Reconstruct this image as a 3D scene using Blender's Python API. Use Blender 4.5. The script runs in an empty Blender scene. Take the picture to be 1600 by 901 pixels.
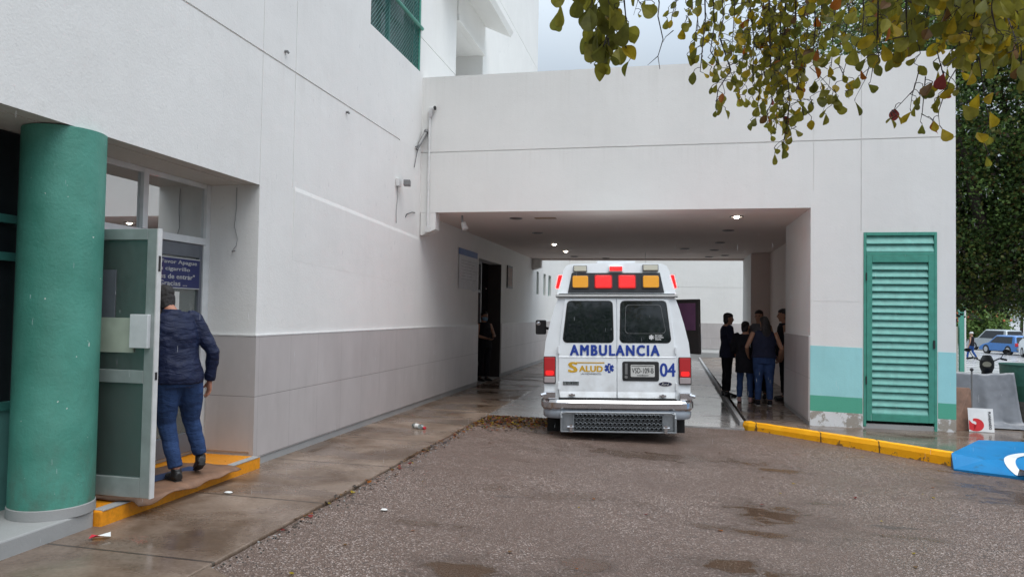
import bpy, bmesh, math, random
from mathutils import Vector, Matrix, noise as mnoise
random.seed(7)
SC = bpy.context.scene
COL = SC.collection
R = math.radians

# ------------------------------------------------------------------ camera
YAW, PITCH, ROLL, EYE = .2135, .0323, .0172, 1.65
cam_data = bpy.data.cameras.new('camera')
cam = bpy.data.objects.new('camera', cam_data)
COL.objects.link(cam)
CAMR = Matrix.Rotation(YAW, 3, 'Z') @ Matrix.Rotation(math.pi/2+PITCH, 3, 'X') @ Matrix.Rotation(ROLL, 3, 'Z')
cam.matrix_world = Matrix.Translation((0, 0, EYE)) @ CAMR.to_4x4()
cam_data.sensor_width = 36.0
cam_data.lens = 1150/1600*36
cam_data.clip_start = .05
cam_data.clip_end = 2000
SC.camera = cam

# ------------------------------------------------------------------ node helpers
def mat(name):
    m = bpy.data.materials.new(name); m.use_nodes = True
    nt = m.node_tree
    return m, nt, nt.nodes['Principled BSDF']
def nd(nt, t, **k):
    n = nt.nodes.new(t)
    for a, v in k.items():
        if a.startswith('i_'):
            key = a[2:]
            n.inputs[int(key) if key.isdigit() else key.replace('_', ' ')].default_value = v
        else: setattr(n, a, v)
    return n
def lk(nt, a, b): nt.links.new(a, b)
def coords(nt, scale=(1, 1, 1), rot=(0, 0, 0)):
    g = nd(nt, 'ShaderNodeNewGeometry'); mp = nd(nt, 'ShaderNodeMapping')
    mp.inputs['Scale'].default_value = scale; mp.inputs['Rotation'].default_value = rot
    lk(nt, g.outputs['Position'], mp.inputs['Vector']); return mp.outputs['Vector']
def ocoords(nt, scale=(1, 1, 1)):
    g = nd(nt, 'ShaderNodeTexCoord'); mp = nd(nt, 'ShaderNodeMapping')
    mp.inputs['Scale'].default_value = scale
    lk(nt, g.outputs['Object'], mp.inputs['Vector']); return mp.outputs['Vector']
def noise(nt, vec, scale, detail=4, rough=.55, dist=0):
    n = nd(nt, 'ShaderNodeTexNoise'); n.inputs['Scale'].default_value = scale
    n.inputs['Detail'].default_value = detail; n.inputs['Roughness'].default_value = rough
    n.inputs['Distortion'].default_value = dist
    lk(nt, vec, n.inputs['Vector']); return n.outputs['Fac']
def ramp(nt, fac, stops, interp='LINEAR'):
    r = nd(nt, 'ShaderNodeValToRGB'); cr = r.color_ramp; cr.interpolation = interp
    while len(cr.elements) < len(stops): cr.elements.new(.5)
    for e, (p, c) in zip(cr.elements, stops):
        e.position = p; e.color = (c, c, c, 1) if isinstance(c, (int, float)) else (*c, 1)
    lk(nt, fac, r.inputs['Fac']); return r.outputs['Color']
def mixc(nt, fac, a, b, mode='MIX'):
    m = nd(nt, 'ShaderNodeMix', data_type='RGBA', blend_type=mode)
    for s, v in ((0, fac), (6, a), (7, b)):
        if isinstance(v, (int, float)): m.inputs[s].default_value = v if s == 0 else (v, v, v, 1)
        elif isinstance(v, (tuple, list)): m.inputs[s].default_value = (*v, 1)
        else: lk(nt, v, m.inputs[s])
    return m.outputs[2]
def mth(nt, op, a, b=0, c=None):
    m = nd(nt, 'ShaderNodeMath', operation=op)
    for i, v in enumerate((a, b, c)):
        if v is None: continue
        if isinstance(v, (int, float)): m.inputs[i].default_value = v
        else: lk(nt, v, m.inputs[i])
    return m.outputs[0]
def bump(nt, p, h, strength=.2, dist=.01):
    b = nd(nt, 'ShaderNodeBump'); b.inputs['Strength'].default_value = strength
    b.inputs['Distance'].default_value = dist
    lk(nt, h, b.inputs['Height']); lk(nt, b.outputs[0], p.inputs['Normal'])
def sepxyz(nt, v):
    s = nd(nt, 'ShaderNodeSeparateXYZ'); lk(nt, v, s.inputs[0]); return s.outputs

M = {}
def plain(name, col, rough=.5, metal=0., spec=.5, var=.12, bumpy=0., bscale=80, emit=None, es=1., coat=0.):
    m, nt, p = mat(name)
    v = ocoords(nt)
    n = noise(nt, v, 9, 5)
    c = mixc(nt, ramp(nt, n, [(.3, 0.), (.75, 1.)]), tuple(max(0, x*(1-var)) for x in col), tuple(min(1, x*(1+var*.6)) for x in col))
    lk(nt, c, p.inputs['Base Color'])
    p.inputs['Roughness'].default_value = rough; p.inputs['Metallic'].default_value = metal
    p.inputs['Specular IOR Level'].default_value = spec; p.inputs['Coat Weight'].default_value = coat
    if bumpy: bump(nt, p, noise(nt, v, bscale, 4), bumpy, .01)
    if emit:
        p.inputs['Emission Color'].default_value = (*emit, 1); p.inputs['Emission Strength'].default_value = es
    M[name] = m; return m

def plaster(name, col, stain=.12, rough=.8, bs=.25, streak=.5):
    m, nt, p = mat(name); v = coords(nt)
    a = noise(nt, v, 1.1, 6, .6)
    st = noise(nt, coords(nt, (2.2, 2.2, .22)), 3.0, 5, .62)
    c0 = mixc(nt, ramp(nt, a, [(.3, 0.), (.7, 1.)]), tuple(x*(1-stain*.55) for x in col), col)
    c1 = mixc(nt, mth(nt, 'MULTIPLY', ramp(nt, st, [(.52, 0.), (.8, 1.)]), streak*.5), c0, tuple(x*y for x, y in zip(col, (.78, .765, .74))))
    pn = noise(nt, coords(nt, (.55, .55, .8)), 1.0, 2, .4, .3)
    c1 = mixc(nt, mth(nt, 'MULTIPLY', ramp(nt, pn, [(.50, 0.), (.515, 1.)]), stain*.30), c1, tuple(x*.80 for x in col))
    zz = sepxyz(nt, v)[2]
    sk = ramp(nt, noise(nt, coords(nt, (7, 7, .12)), 2.2, 4, .6), [(.50, 0.), (.74, 1.)])
    for z0, ln in ((5.69, .85), (4.36, .45), (3.05, .35)):
        t_ = mth(nt, 'DIVIDE', mth(nt, 'SUBTRACT', z0, zz), ln); ins = mth(nt, 'MULTIPLY', mth(nt, 'GREATER_THAN', t_, 0.), mth(nt, 'MAXIMUM', mth(nt, 'SUBTRACT', 1., t_), 0.))
        c1 = mixc(nt, mth(nt, 'MULTIPLY', mth(nt, 'MULTIPLY', ins, sk), min(.22, stain*1.3)), c1, tuple(x*y for x, y in zip(col, (.60, .575, .53))))
    spots = noise(nt, v, 26, 2, .5)
    c2 = mixc(nt, mth(nt, 'MULTIPLY', ramp(nt, spots, [(.70, 0.), (.76, 1.)]), .35), c1, tuple(x*.72 for x in col))
    lk(nt, c2, p.inputs['Base Color']); p.inputs['Roughness'].default_value = rough
    p.inputs['Specular IOR Level'].default_value = .3
    h = mth(nt, 'ADD', noise(nt, v, 48, 5, .65), mth(nt, 'MULTIPLY', noise(nt, v, 4, 4), 2.2))
    bump(nt, p, h, bs, .008)
    M[name] = m; return m
plaster('plaster_white', (.775, .768, .745), .11, bs=.32, streak=.3)
plaster('plaster_portico', (.75, .743, .72), .11, bs=.22, streak=.3)
plaster('plaster_ceiling', (.80, .69, .635), .1, streak=.1)  # warm tint of the lamp glow is put into this plaster colour
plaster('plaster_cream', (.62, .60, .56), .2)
plaster('paint_blue_band', (.35, .69, .71), .25, streak=.7)
plaster('paint_green_band', (.10, .41, .29), .2, streak=.6)
plaster('concrete_base', (.36, .36, .355), .3)
plaster('beige_wall', (.50, .46, .40), .2)

def pillar_foot():
    # white limewash that has flaked off in ragged patches over grey render
    m, nt, p = mat('flaked_limewash'); v = coords(nt)
    n = noise(nt, v, 3.4, 7, .7)
    c = mixc(nt, ramp(nt, n, [(.50, 0.), (.545, 1.)]), (.68, .69, .695), (.33, .30, .26))
    lk(nt, c, p.inputs['Base Color']); p.inputs['Roughness'].default_value = .85
    bump(nt, p, n, .5, .02); M['flaked_limewash'] = m
pillar_foot()

def column_paint():
    m, nt, p = mat('paint_green_column'); v = coords(nt)
    a = noise(nt, v, 2.0, 6, .6)
    c = mixc(nt, ramp(nt, a, [(.3, 0.), (.7, 1.)]), (.047, .215, .160), (.092, .325, .255))
    zz = sepxyz(nt, v)[2]
    gr = mth(nt, 'MULTIPLY', ramp(nt, noise(nt, coords(nt, (1, 1, .5)), 6, 5, .7), [(.42, 0.), (.68, 1.)]), ramp(nt, zz, [(.15, .75), (.75, .10)]))
    c = mixc(nt, gr, c, (.10, .13, .10))
    sc_ = ramp(nt, noise(nt, coords(nt, (1, 1, 2.5)), 5, 6, .75, 1.2), [(.66, 0.), (.69, .35)])
    c = mixc(nt, sc_, c, (.19, .42, .35))
    sp = noise(nt, v, 24, 2)
    c = mixc(nt, ramp(nt, sp, [(.745, 0.), (.76, 1.)]), c, (.6, .66, .6))
    lk(nt, c, p.inputs['Base Color']); p.inputs['Roughness'].default_value = .48
    h = mth(nt, 'ADD', mth(nt, 'MULTIPLY', noise(nt, v, 6, 5, .6, .6), 2.), noise(nt, v, 45, 3))
    bump(nt, p, h, .26, .010); M['paint_green_column'] = m
column_paint()

def tile_mat():
    # large format stone-grey wall tiles, dark joints; Y joints every .66 m, one horizontal joint
    m, nt, p = mat('wall_tile'); v = coords(nt); x, y, z = sepxyz(nt, v)
    def line(val, off, per, w):
        f = mth(nt, 'FRACT', mth(nt, 'DIVIDE', mth(nt, 'SUBTRACT', val, off), per))
        d = mth(nt, 'MINIMUM', f, mth(nt, 'SUBTRACT', 1., f))
        return mth(nt, 'LESS_THAN', d, w/per)
    jy = line(y, 7.03, .661, .0022); jz = line(z, .092, .632, .0028); jx = line(x, -4.86, .70, .002)
    fl = nd(nt, 'ShaderNodeNewGeometry'); nx = sepxyz(nt, fl.outputs['Normal'])[0]
    side = mth(nt, 'GREATER_THAN', mth(nt, 'ABSOLUTE', nx), .5)
    vert = mth(nt, 'ADD', mth(nt, 'MULTIPLY', jy, side), mth(nt, 'MULTIPLY', jx, mth(nt, 'SUBTRACT', 1., side)))
    j = mth(nt, 'MAXIMUM', mth(nt, 'MULTIPLY', vert, .55), mth(nt, 'MULTIPLY', jz, .95))
    a = noise(nt, coords(nt, (1, 1, .5)), 2.2, 6, .6)
    c = mixc(nt, ramp(nt, a, [(.3, 0.), (.75, 1.)]), (.430, .400, .392), (.515, .482, .473))
    dirt = mth(nt, 'MULTIPLY', ramp(nt, noise(nt, coords(nt, (2, 2, .3)), 4, 5), [(.55, 0.), (.85, 1.)]), .5)
    c = mixc(nt, dirt, c, (.38, .355, .34))
    c = mixc(nt, j, c, (.17, .155, .15))
    lk(nt, c, p.inputs['Base Color']); p.inputs['Roughness'].default_value = .42
    bump(nt, p, mth(nt, 'MULTIPLY', j, -1.), .4, .004); M['wall_tile'] = m
tile_mat()

def asphalt_mat():
    m, nt, p = mat('wet_asphalt'); v = coords(nt)
    vo = nd(nt, 'ShaderNodeTexVoronoi', feature='F1'); vo.inputs['Scale'].default_value = 95; lk(nt, v, vo.inputs['Vector'])
    cellv = sepxyz(nt, vo.outputs['Color'])[0]
    fine = noise(nt, v, 60, 3, .6)
    base = mixc(nt, ramp(nt, fine, [(.3, 0.), (.7, 1.)]), (.098, .062, .045), (.200, .139, .111))
    base = mixc(nt, ramp(nt, cellv, [(.80, 0.), (.97, .95)]), base, (.44, .365, .33))
    base = mixc(nt, ramp(nt, cellv, [(.04, .8), (.26, 0.)]), base, (.042, .036, .034))
    big = noise(nt, v, .55, 5, .6)
    base = mixc(nt, ramp(nt, big, [(.36, .7), (.58, 0.)]), base, (.125, .084, .066))
    # shallow muddy hollows holding water
    x, y, z = sepxyz(nt, v)
    wob = noise(nt, coords(nt, (1, 1.6, 1)), 3.2, 6, .68, .4)
    pm = ramp(nt, noise(nt, coords(nt, (.6, 1.5, 1)), 1.5, 6, .66, .5), [(.655, 0.), (.70, .8)])
    stain = None; damp = None
    for (cx, cy, rx, ry, amt) in ((.88, 6.95, .44, .46, 1), (.60, 6.30, .55, .14, .9), (-1.25, 4.72, .42, .26, 1), (-.57, 5.0, .22, .34, .9), (.45, 5.36, .42, .18, 1), (1.43, 7.53, .18, .10, .8), (3.5, 8.6, .55, .8, .8), (1.2, 8.95, .45, .12, .7), (3.55, 9.7, .45, .16, .8), (-1.75, 10.3, .35, .10, .6), (-.3, 9.2, 1.4, .35, .75), (-1.0, 6.9, .9, .2, .45), (-1.9, 5.6, .3, .1, .6), (1.9, 6.6, .35, .09, .6)):
        dx = mth(nt, 'DIVIDE', mth(nt, 'SUBTRACT', x, cx), rx); dy = mth(nt, 'DIVIDE', mth(nt, 'SUBTRACT', y, cy), ry)
        d = mth(nt, 'SQRT', mth(nt, 'ADD', mth(nt, 'MULTIPLY', dx, dx), mth(nt, 'MULTIPLY', dy, dy)))
        f = mth(nt, 'ADD', mth(nt, 'SUBTRACT', 1.0, d), mth(nt, 'MULTIPLY', mth(nt, 'SUBTRACT', wob, .5), 4.2))
        f = mth(nt, 'MULTIPLY', ramp(nt, f, [(.25, 0.), (.60, 1.)]), amt)
        stain = f if stain is None else mth(nt, 'MAXIMUM', stain, f)
        f2 = mth(nt, 'ADD', mth(nt, 'SUBTRACT', 1.75, d), mth(nt, 'MULTIPLY', mth(nt, 'SUBTRACT', wob, .5), 5.))
        f2 = mth(nt, 'MULTIPLY', ramp(nt, f2, [(.2, 0.), (.9, 1.)]), .42*amt)
        damp = f2 if damp is None else mth(nt, 'MAXIMUM', damp, f2)
    pm = mth(nt, 'MAXIMUM', pm, stain)
    c = mixc(nt, mth(nt, 'MULTIPLY', pm, .88), base, (.082, .048, .027))
    c = mixc(nt, damp, c, (.066, .042, .030))
    rut = ramp(nt, noise(nt, coords(nt, (.5, 2.4, 1)), 1.7, 5, .7), [(.64, 0.), (.69, .8)])
    c = mixc(nt, rut, c, (.065, .05, .042))
    lk(nt, c, p.inputs['Base Color'])
    r = mixc(nt, pm, ramp(nt, noise(nt, v, 3, 4), [(.3, .34), (.7, .56)]), .08)
    lk(nt, r, p.inputs['Roughness']); p.inputs['Specular IOR Level'].default_value = .38
    h = mth(nt, 'MULTIPLY', mth(nt, 'ADD', vo.outputs['Distance'], mth(nt, 'MULTIPLY', fine, .6)), mth(nt, 'SUBTRACT', 1., mth(nt, 'MULTIPLY', pm, .93)))
    bump(nt, p, h, .8, .012); M['wet_asphalt'] = m
asphalt_mat()

def wet_concrete(name, dark, light, jper=None, joff=0, r0=.06, r1=.42, wet=.5, sx=1., sy=1.):
    m, nt, p = mat(name); v = coords(nt); x, y, z = sepxyz(nt, v)
    a = noise(nt, coords(nt, (sx, sy, 1)), 1.15, 7, .65, .4)
    b = noise(nt, v, 34, 4, .6)
    c = mixc(nt, ramp(nt, a, [(.36, 0.), (.64, 1.)]), dark, light)
    c = mixc(nt, mth(nt, 'MULTIPLY', ramp(nt, b, [(.35, 1.), (.6, 0.)]), .35), c, tuple(q*.5 for q in dark))
    sp = noise(nt, v, 90, 2)
    c = mixc(nt, mth(nt, 'MULTIPLY', ramp(nt, sp, [(.66, 0.), (.72, 1.)]), .45), c, tuple(min(1, q*1.7) for q in light))
    film = ramp(nt, noise(nt, coords(nt, (sx*.8, sy*1.6, 1)), .9, 6, .62, .6), [(wet-.1, 0.), (wet+.1, 1.)])
    h = b
    if jper:
        f = mth(nt, 'FRACT', mth(nt, 'DIVIDE', mth(nt, 'SUBTRACT', mth(nt, 'ADD', y, mth(nt, 'MULTIPLY', x, .03)), joff), jper))
        wob = mth(nt, 'MULTIPLY', mth(nt, 'SUBTRACT', noise(nt, v, 5, 3), .5), .012)
        d = mth(nt, 'ADD', mth(nt, 'MINIMUM', f, mth(nt, 'SUBTRACT', 1., f)), wob)
        j = mth(nt, 'LESS_THAN', d, .0085)
        c = mixc(nt, mth(nt, 'MULTIPLY', j, .8), c, (.035, .028, .022))
    c = mixc(nt, mth(nt, 'MULTIPLY', film, .35), c, tuple(q*.55 for q in dark))
    lk(nt, c, p.inputs['Base Color'])
    lk(nt, mixc(nt, film, r1, r0), p.inputs['Roughness'])
    p.inputs['Specular IOR Level'].default_value = .5
    rip = noise(nt, v, 16, 2)
    bump(nt, p, mth(nt, 'ADD', mth(nt, 'MULTIPLY', h, .5), mth(nt, 'MULTIPLY', rip, .35)), .16, .008); M[name] = m
wet_concrete('sidewalk_concrete', (.112, .070, .043), (.305, .232, .182), 1.535, 4.225, .08, .46, .51)
wet_concrete('walkway_concrete', (.11, .075, .052), (.255, .20, .16), 2.6, 12.5, .06, .34, .5)
wet_concrete('lane_concrete', (.24, .225, .215), (.42, .405, .39), None, 0, .05, .28, .45)
wet_concrete('car_park_concrete', (.36, .35, .345), (.50, .49, .48), 5., 0, .15, .4, .5)
wet_concrete('step_paint', (.80, .285, .006), (.88, .34, .01), None, 0, .16, .5, .55)

def kerb_paint():
    m, nt, p = mat('kerb_yellow_paint'); v = coords(nt)
    n = noise(nt, v, 7, 7, .72, .4); z = sepxyz(nt, v)[2]
    c = mixc(nt, ramp(nt, noise(nt, v, 3, 4), [(.3, 0.), (.7, 1.)]), (.92, .40, .006), (.95, .46, .012))
    wear = mth(nt, 'ADD', n, mth(nt, 'MULTIPLY', mth(nt, 'SUBTRACT', -.07, z), .9))
    c = mixc(nt, ramp(nt, wear, [(.59, 0.), (.625, .9)]), c, (.17, .10, .045))
    kx = sepxyz(nt, v)[0]
    for jx in (2.107, 2.74, 1.30): c = mixc(nt, mth(nt, 'LESS_THAN', mth(nt, 'ABSOLUTE', mth(nt, 'SUBTRACT', mth(nt, 'ADD', kx, mth(nt, 'MULTIPLY', n, .03)), jx+.015)), .007), c, (.12, .07, .03))
    lk(nt, c, p.inputs['Base Color']); p.inputs['Roughness'].default_value = .6; p.inputs['Specular IOR Level'].default_value = .25
    bump(nt, p, n, .4, .01); M['kerb_yellow_paint'] = m
kerb_paint()

def ramp_paint():
    m, nt, p = mat('ramp_blue_paint'); v = coords(nt)
    n = noise(nt, v, 5, 7, .7)
    c = mixc(nt, ramp(nt, noise(nt, v, 2, 4), [(.3, 0.), (.7, 1.)]), (.006, .15, .36), (.008, .20, .45))
    c = mixc(nt, ramp(nt, n, [(.57, 0.), (.66, .55)]), c, (.025, .075, .12))
    lk(nt, c, p.inputs['Base Color']); p.inputs['Roughness'].default_value = .5; p.inputs['Specular IOR Level'].default_value = .3
    bump(nt, p, n, .3, .008); M['ramp_blue_paint'] = m
ramp_paint()

def thin_glass(name, tint, refl=1.0, dirt=.05, rough=0.01, mirror=0.):
    m = bpy.data.materials.new(name); m.use_nodes = True; nt = m.node_tree; nt.nodes.clear()
    out = nd(nt, 'ShaderNodeOutputMaterial'); tr = nd(nt, 'ShaderNodeBsdfTransparent'); tr.inputs[0].default_value = (*tint, 1)
    gl = nd(nt, 'ShaderNodeBsdfGlossy'); gl.inputs['Roughness'].default_value = rough; gl.inputs['Color'].default_value = (.95, .97, .97, 1)
    fr = nd(nt, 'ShaderNodeFresnel'); fr.inputs['IOR'].default_value = 1.62
    f = mth(nt, 'ADD', mth(nt, 'MULTIPLY', fr.outputs[0], 1.35*refl), mirror)
    mx = nd(nt, 'ShaderNodeMixShader'); lk(nt, f, mx.inputs[0]); lk(nt, tr.outputs[0], mx.inputs[1]); lk(nt, gl.outputs[0], mx.inputs[2])
    df = nd(nt, 'ShaderNodeBsdfDiffuse'); df.inputs[0].default_value = (.45, .5, .48, 1)
    v = coords(nt, (1, 1, .35))
    dm = mth(nt, 'MULTIPLY', ramp(nt, noise(nt, v, 30, 4), [(.30, .65), (.80, 1.)]), dirt)
    m2 = nd(nt, 'ShaderNodeMixShader'); lk(nt, dm, m2.inputs[0]); lk(nt, mx.outputs[0], m2.inputs[1]); lk(nt, df.outputs[0], m2.inputs[2])
    lk(nt, m2.outputs[0], out.inputs[0]); M[name] = m
thin_glass('door_glass', (.68, .80, .76), 1.0, .13, mirror=.12)
thin_glass('transom_glass', (.55, .64, .61), 1.25, .06, mirror=.50)
thin_glass('teal_glass', (.20, .42, .40), .8, .22)
thin_glass('clear_plastic', (.85, .88, .88), 1., .15)

def van_glass():
    # dark tinted pane beaded with rain drops
    m, nt, p = mat('rain_beaded_glass'); v = ocoords(nt)
    vo = nd(nt, 'ShaderNodeTexVoronoi', feature='F1'); vo.inputs['Scale'].default_value = 120; lk(nt, v, vo.inputs['Vector'])
    drop = ramp(nt, vo.outputs['Distance'], [(.16, 1.), (.34, 0.)])
    keep = ramp(nt, sepxyz(nt, vo.outputs['Color'])[0], [(.45, 0.), (.5, 1.)])
    d = mth(nt, 'MULTIPLY', drop, keep)
    lk(nt, mixc(nt, mth(nt, 'MULTIPLY', d, .16), (.007, .010, .012), (.12, .14, .15)), p.inputs['Base Color'])
    p.inputs['Roughness'].default_value = .04; p.inputs['Specular IOR Level'].default_value = 1.
    bump(nt, p, d, .2, .004); M['rain_beaded_glass'] = m
van_glass()

def lens_mat(name, col, es):
    m, nt, p = mat(name); v = ocoords(nt)
    g = nd(nt, 'ShaderNodeTexWave', wave_type='BANDS', bands_direction='X'); g.inputs['Scale'].default_value = 26; lk(nt, v, g.inputs['Vector'])
    g2 = nd(nt, 'ShaderNodeTexWave', wave_type='BANDS', bands_direction='Z'); g2.inputs['Scale'].default_value = 26; lk(nt, v, g2.inputs['Vector'])
    h = mth(nt, 'ADD', g.outputs['Fac'], g2.outputs['Fac'])
    lk(nt, mixc(nt, mth(nt, 'MULTIPLY', h, .3), col, tuple(min(1, c*.72) for c in col)), p.inputs['Base Color'])
    p.inputs['Roughness'].default_value = .18
    bump(nt, p, h, .35, .004)
    p.inputs['Emission Color'].default_value = (*col, 1); p.inputs['Emission Strength'].default_value = es; M[name] = m
lens_mat('lens_red', (.85, .012, .012), .75)
lens_mat('lens_amber', (.86, .36, .01), .10)
lens_mat('lens_clear', (.55, .53, .43), .05)
lens_mat('tail_red', (.42, .012, .014), .12)
lens_mat('tail_clear', (.40, .34, .34), .0)
lens_mat('beacon_red', (.80, .0006, .0006), 20.)

def body_paint():
    m, nt, p = mat('van_white_paint'); v = ocoords(nt); z = sepxyz(nt, v)[2]
    n = noise(nt, ocoords(nt, (3, 3, .8)), 3, 5)
    low = ramp(nt, z, [(.40, .85), (1.1, .12)])
    c = mixc(nt, mth(nt, 'MULTIPLY', ramp(nt, n, [(.4, 0.), (.8, 1.)]), .25), (.82, .85, .875), (.66, .69, .70))
    c = mixc(nt, mth(nt, 'MULTIPLY', low, ramp(nt, noise(nt, v, 6, 5), [(.35, 0.), (.75, 1.)])), c, (.42, .40, .37))
    lk(nt, c, p.inputs['Base Color']); p.inputs['Roughness'].default_value = .28; p.inputs['Coat Weight'].default_value = .4
    p.inputs['Coat Roughness'].default_value = .08
    M['van_white_paint'] = m
body_paint()

def fabric(name, col, fold=.6, rough=.85, scale=1.):
    m, nt, p = mat(name); v = ocoords(nt, (scale, scale, scale))
    a = noise(nt, v, 7, 5, .6); w = noise(nt, v, 220, 2)
    c = mixc(nt, ramp(nt, a, [(.3, 0.), (.7, 1.)]), tuple(x*.72 for x in col), tuple(min(1, x*1.18) for x in col))
    lk(nt, c, p.inputs['Base Color']); p.inputs['Roughness'].default_value = rough
    p.inputs['Specular IOR Level'].default_value = .2
    f = noise(nt, ocoords(nt, (6, 6, 15)), 1.6, 4, .6, .8)
    bump(nt, p, mth(nt, 'ADD', mth(nt, 'MULTIPLY', f, fold*3), mth(nt, 'MULTIPLY', w, .15)), .6, .012); M[name] = m
fabric('navy_jacket_cloth', (.013, .019, .052), .8, .5)
fabric('denim', (.032, .064, .16), .8)
fabric('dark_cloth', (.012, .012, .016), .5)
fabric('navy_tee_cloth', (.020, .024, .048), .4)
fabric('grey_cloth', (.11, .11, .12), .4)
fabric('blue_trousers_cloth', (.025, .075, .25), .4)
fabric('white_cloth', (.65, .65, .63), .3)
fabric('mask_cloth', (.25, .42, .55), .2)
plain('skin', (.36, .19, .12), .5, var=.1)
plain('skin_ruddy', (.43, .19, .12), .5, var=.1)
plain('hair_black', (.010, .008, .008), .55, bumpy=.5, bscale=120)
plain('hair_grizzled', (.022, .018, .017), .6, bumpy=.6, bscale=160)
plain('leather_black', (.018, .016, .016), .38, bumpy=.2)
plain('sole_white', (.55, .55, .53), .6)
plain('sandal_pink', (.40, .22, .20), .6)
plain('chrome', (.62, .62, .64), .14, 1., var=.1)
plain('brushed_aluminium', (.52, .53, .54), .34, .9, var=.12)
plain('door_aluminium', (.36, .40, .39), .38, .35, var=.15)
plain('white_aluminium', (.66, .68, .69), .4, .1, var=.1)
plain('painted_steel_grey', (.26, .275, .29), .4, .3, bumpy=.15, var=.2)
plain('tread_plate', (.22, .235, .25), .45, .35, bumpy=.2)
plain('black_plastic', (.018, .018, .019), .45)
plain('dark_rubber', (.014, .014, .014), .75, bumpy=.3)
plain('black_panel', (.022, .022, .024), .35)
plain('bumper_grey', (.30, .33, .37), .32, .15)
plain('text_blue', (.012, .045, .30), .4, var=.1)
plain('text_gold', (.62, .36, .02), .4, var=.15)
plain('text_white', (.70, .70, .70), .5)
plain('text_black', (.02, .02, .022), .5)
plain('oval_blue', (.008, .012, .045), .25)
plain('plate_white', (.56, .56, .54), .45)
plain('purple_trim', (.17, .07, .15), .7)
plain('dark_trim_and_reveal_shade', (.035, .03, .028), .6)
plain('teal_louvre', (.058, .285, .215), .45, bumpy=.1, var=.16)
plain('teal_louvre_slat', (.15, .43, .37), .45, bumpy=.1, var=.2)
plain('teal_frame', (.05, .20, .175), .4)
plain('teal_wall_paint', (.10, .26, .24), .5)
plain('sign_navy', (.012, .018, .10), .35)
plain('sign_letters', (.42, .42, .42), .5)
plain('paper', (.60, .59, .56), .7)
plain('faded_ink', (.42, .43, .45), .8)
plain('paper_cream', (.40, .45, .37), .5)
plain('paper_dull', (.66, .67, .68), .8, bumpy=.2)
plain('paper_blue', (.10, .17, .38), .6)
plain('frame_brown', (.05, .035, .03), .5)
plain('grey_board', (.12, .13, .15), .4)
plain('cable_grey', (.30, .30, .30), .6)
plain('cable_black', (.02, .02, .02), .6)
plain('pipe_white', (.66, .66, .65), .45)
plain('lamp_grey', (.20, .20, .20), .5, .2)
plain('downlight_trim', (.18, .17, .165), .4)
plain('downlight_can_shade', (.012, .012, .012), .5)
plain('lobby_fill_panel', (.9, .9, .88), .5, emit=(1., .97, .9), es=5.)  # glow of the fill panels added inside the lobby
plain('lamp_lit', (.9, .88, .8), .4, emit=(1., .90, .76), es=24.)
plain('ceiling_panel_tan', (.34, .22, .13), .6)
plain('interior_wall', (.32, .33, .33), .7)
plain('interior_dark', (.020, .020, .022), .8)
plain('interior_floor', (.52, .52, .50), .14)
plain('cardboard', (.23, .125, .075), .6, bumpy=.3, bscale=30, var=.35)
plain('mat_blue', (.03, .055, .14), .7)
plain('wood_board', (.21, .115, .075), .6, bumpy=.3, bscale=40, var=.35)
plain('tarp_grey', (.22, .23, .25), .32, var=.15)
plain('bin_green', (.028, .12, .088), .5, bumpy=.2, var=.3)
plain('bin_green_dark', (.018, .085, .055), .5, bumpy=.2, var=.3)
plain('bin_rust', (.10, .095, .08), .7, bumpy=.5, bscale=25, var=.55)
plain('poster_white', (.72, .72, .72), .45)
plain('poster_red', (.60, .015, .02), .45)
plain('gate_green', (.07, .29, .22), .5)
plain('gate_green_dark', (.02, .10, .075), .5)
plain('bark', (.052, .040, .032), .9, bumpy=.9, bscale=18, var=.4)
plain('twig_bark', (.035, .026, .026), .8, bumpy=.3)
plain('car_silver', (.38, .41, .42), .3, .5, coat=.5)
plain('car_white', (.68, .70, .70), .3, coat=.5)
plain('car_blue', (.04, .16, .42), .3, .2, coat=.5)
plain('car_dark_glass', (.02, .024, .028), .06)
plain('car_lamp_red', (.50, .02, .03), .25)
plain('litter_red', (.55, .03, .05), .4)
plain('litter_white', (.7, .7, .68), .5)
plain('flower_orange', (.45, .12, .05), .7)
plain('rain_water', (.75, .77, .80), .1)

def leaf_mat(name, col, trans=.35):
    m = bpy.data.materials.new(name); m.use_nodes = True; nt = m.node_tree
    p = nt.nodes['Principled BSDF']; out = nt.nodes['Material Output']
    n = noise(nt, coords(nt), 22, 3)
    c = mixc(nt, ramp(nt, n, [(.3, 0.), (.7, 1.)]), tuple(x*.68 for x in col), tuple(min(1, x*1.25) for x in col))
    lk(nt, c, p.inputs['Base Color']); p.inputs['Roughness'].default_value = .5; p.inputs['Specular IOR Level'].default_value = .3
    t = nd(nt, 'ShaderNodeBsdfTranslucent'); lk(nt, c, t.inputs[0])
    mx = nd(nt, 'ShaderNodeMixShader'); mx.inputs[0].default_value = trans
    lk(nt, p.outputs[0], mx.inputs[1]); lk(nt, t.outputs[0], mx.inputs[2]); lk(nt, mx.outputs[0], out.inputs[0]); M[name] = m
leaf_mat('leaf_olive', (.245, .228, .032), .55)
leaf_mat('leaf_olive_dark', (.15, .155, .028), .5)
leaf_mat('leaf_yellow', (.40, .29, .018), .5)
leaf_mat('leaf_orange', (.36, .115, .018), .5)
leaf_mat('leaf_red', (.22, .035, .028), .4)
leaf_mat('leaf_brown', (.16, .085, .03), .35)
leaf_mat('foliage_dark', (.040, .078, .020), .3)
leaf_mat('foliage_mid', (.095, .160, .040), .4)
leaf_mat('foliage_olive', (.135, .140, .034), .4)
leaf_mat('foliage_bright', (.15, .24, .06), .4)

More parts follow.
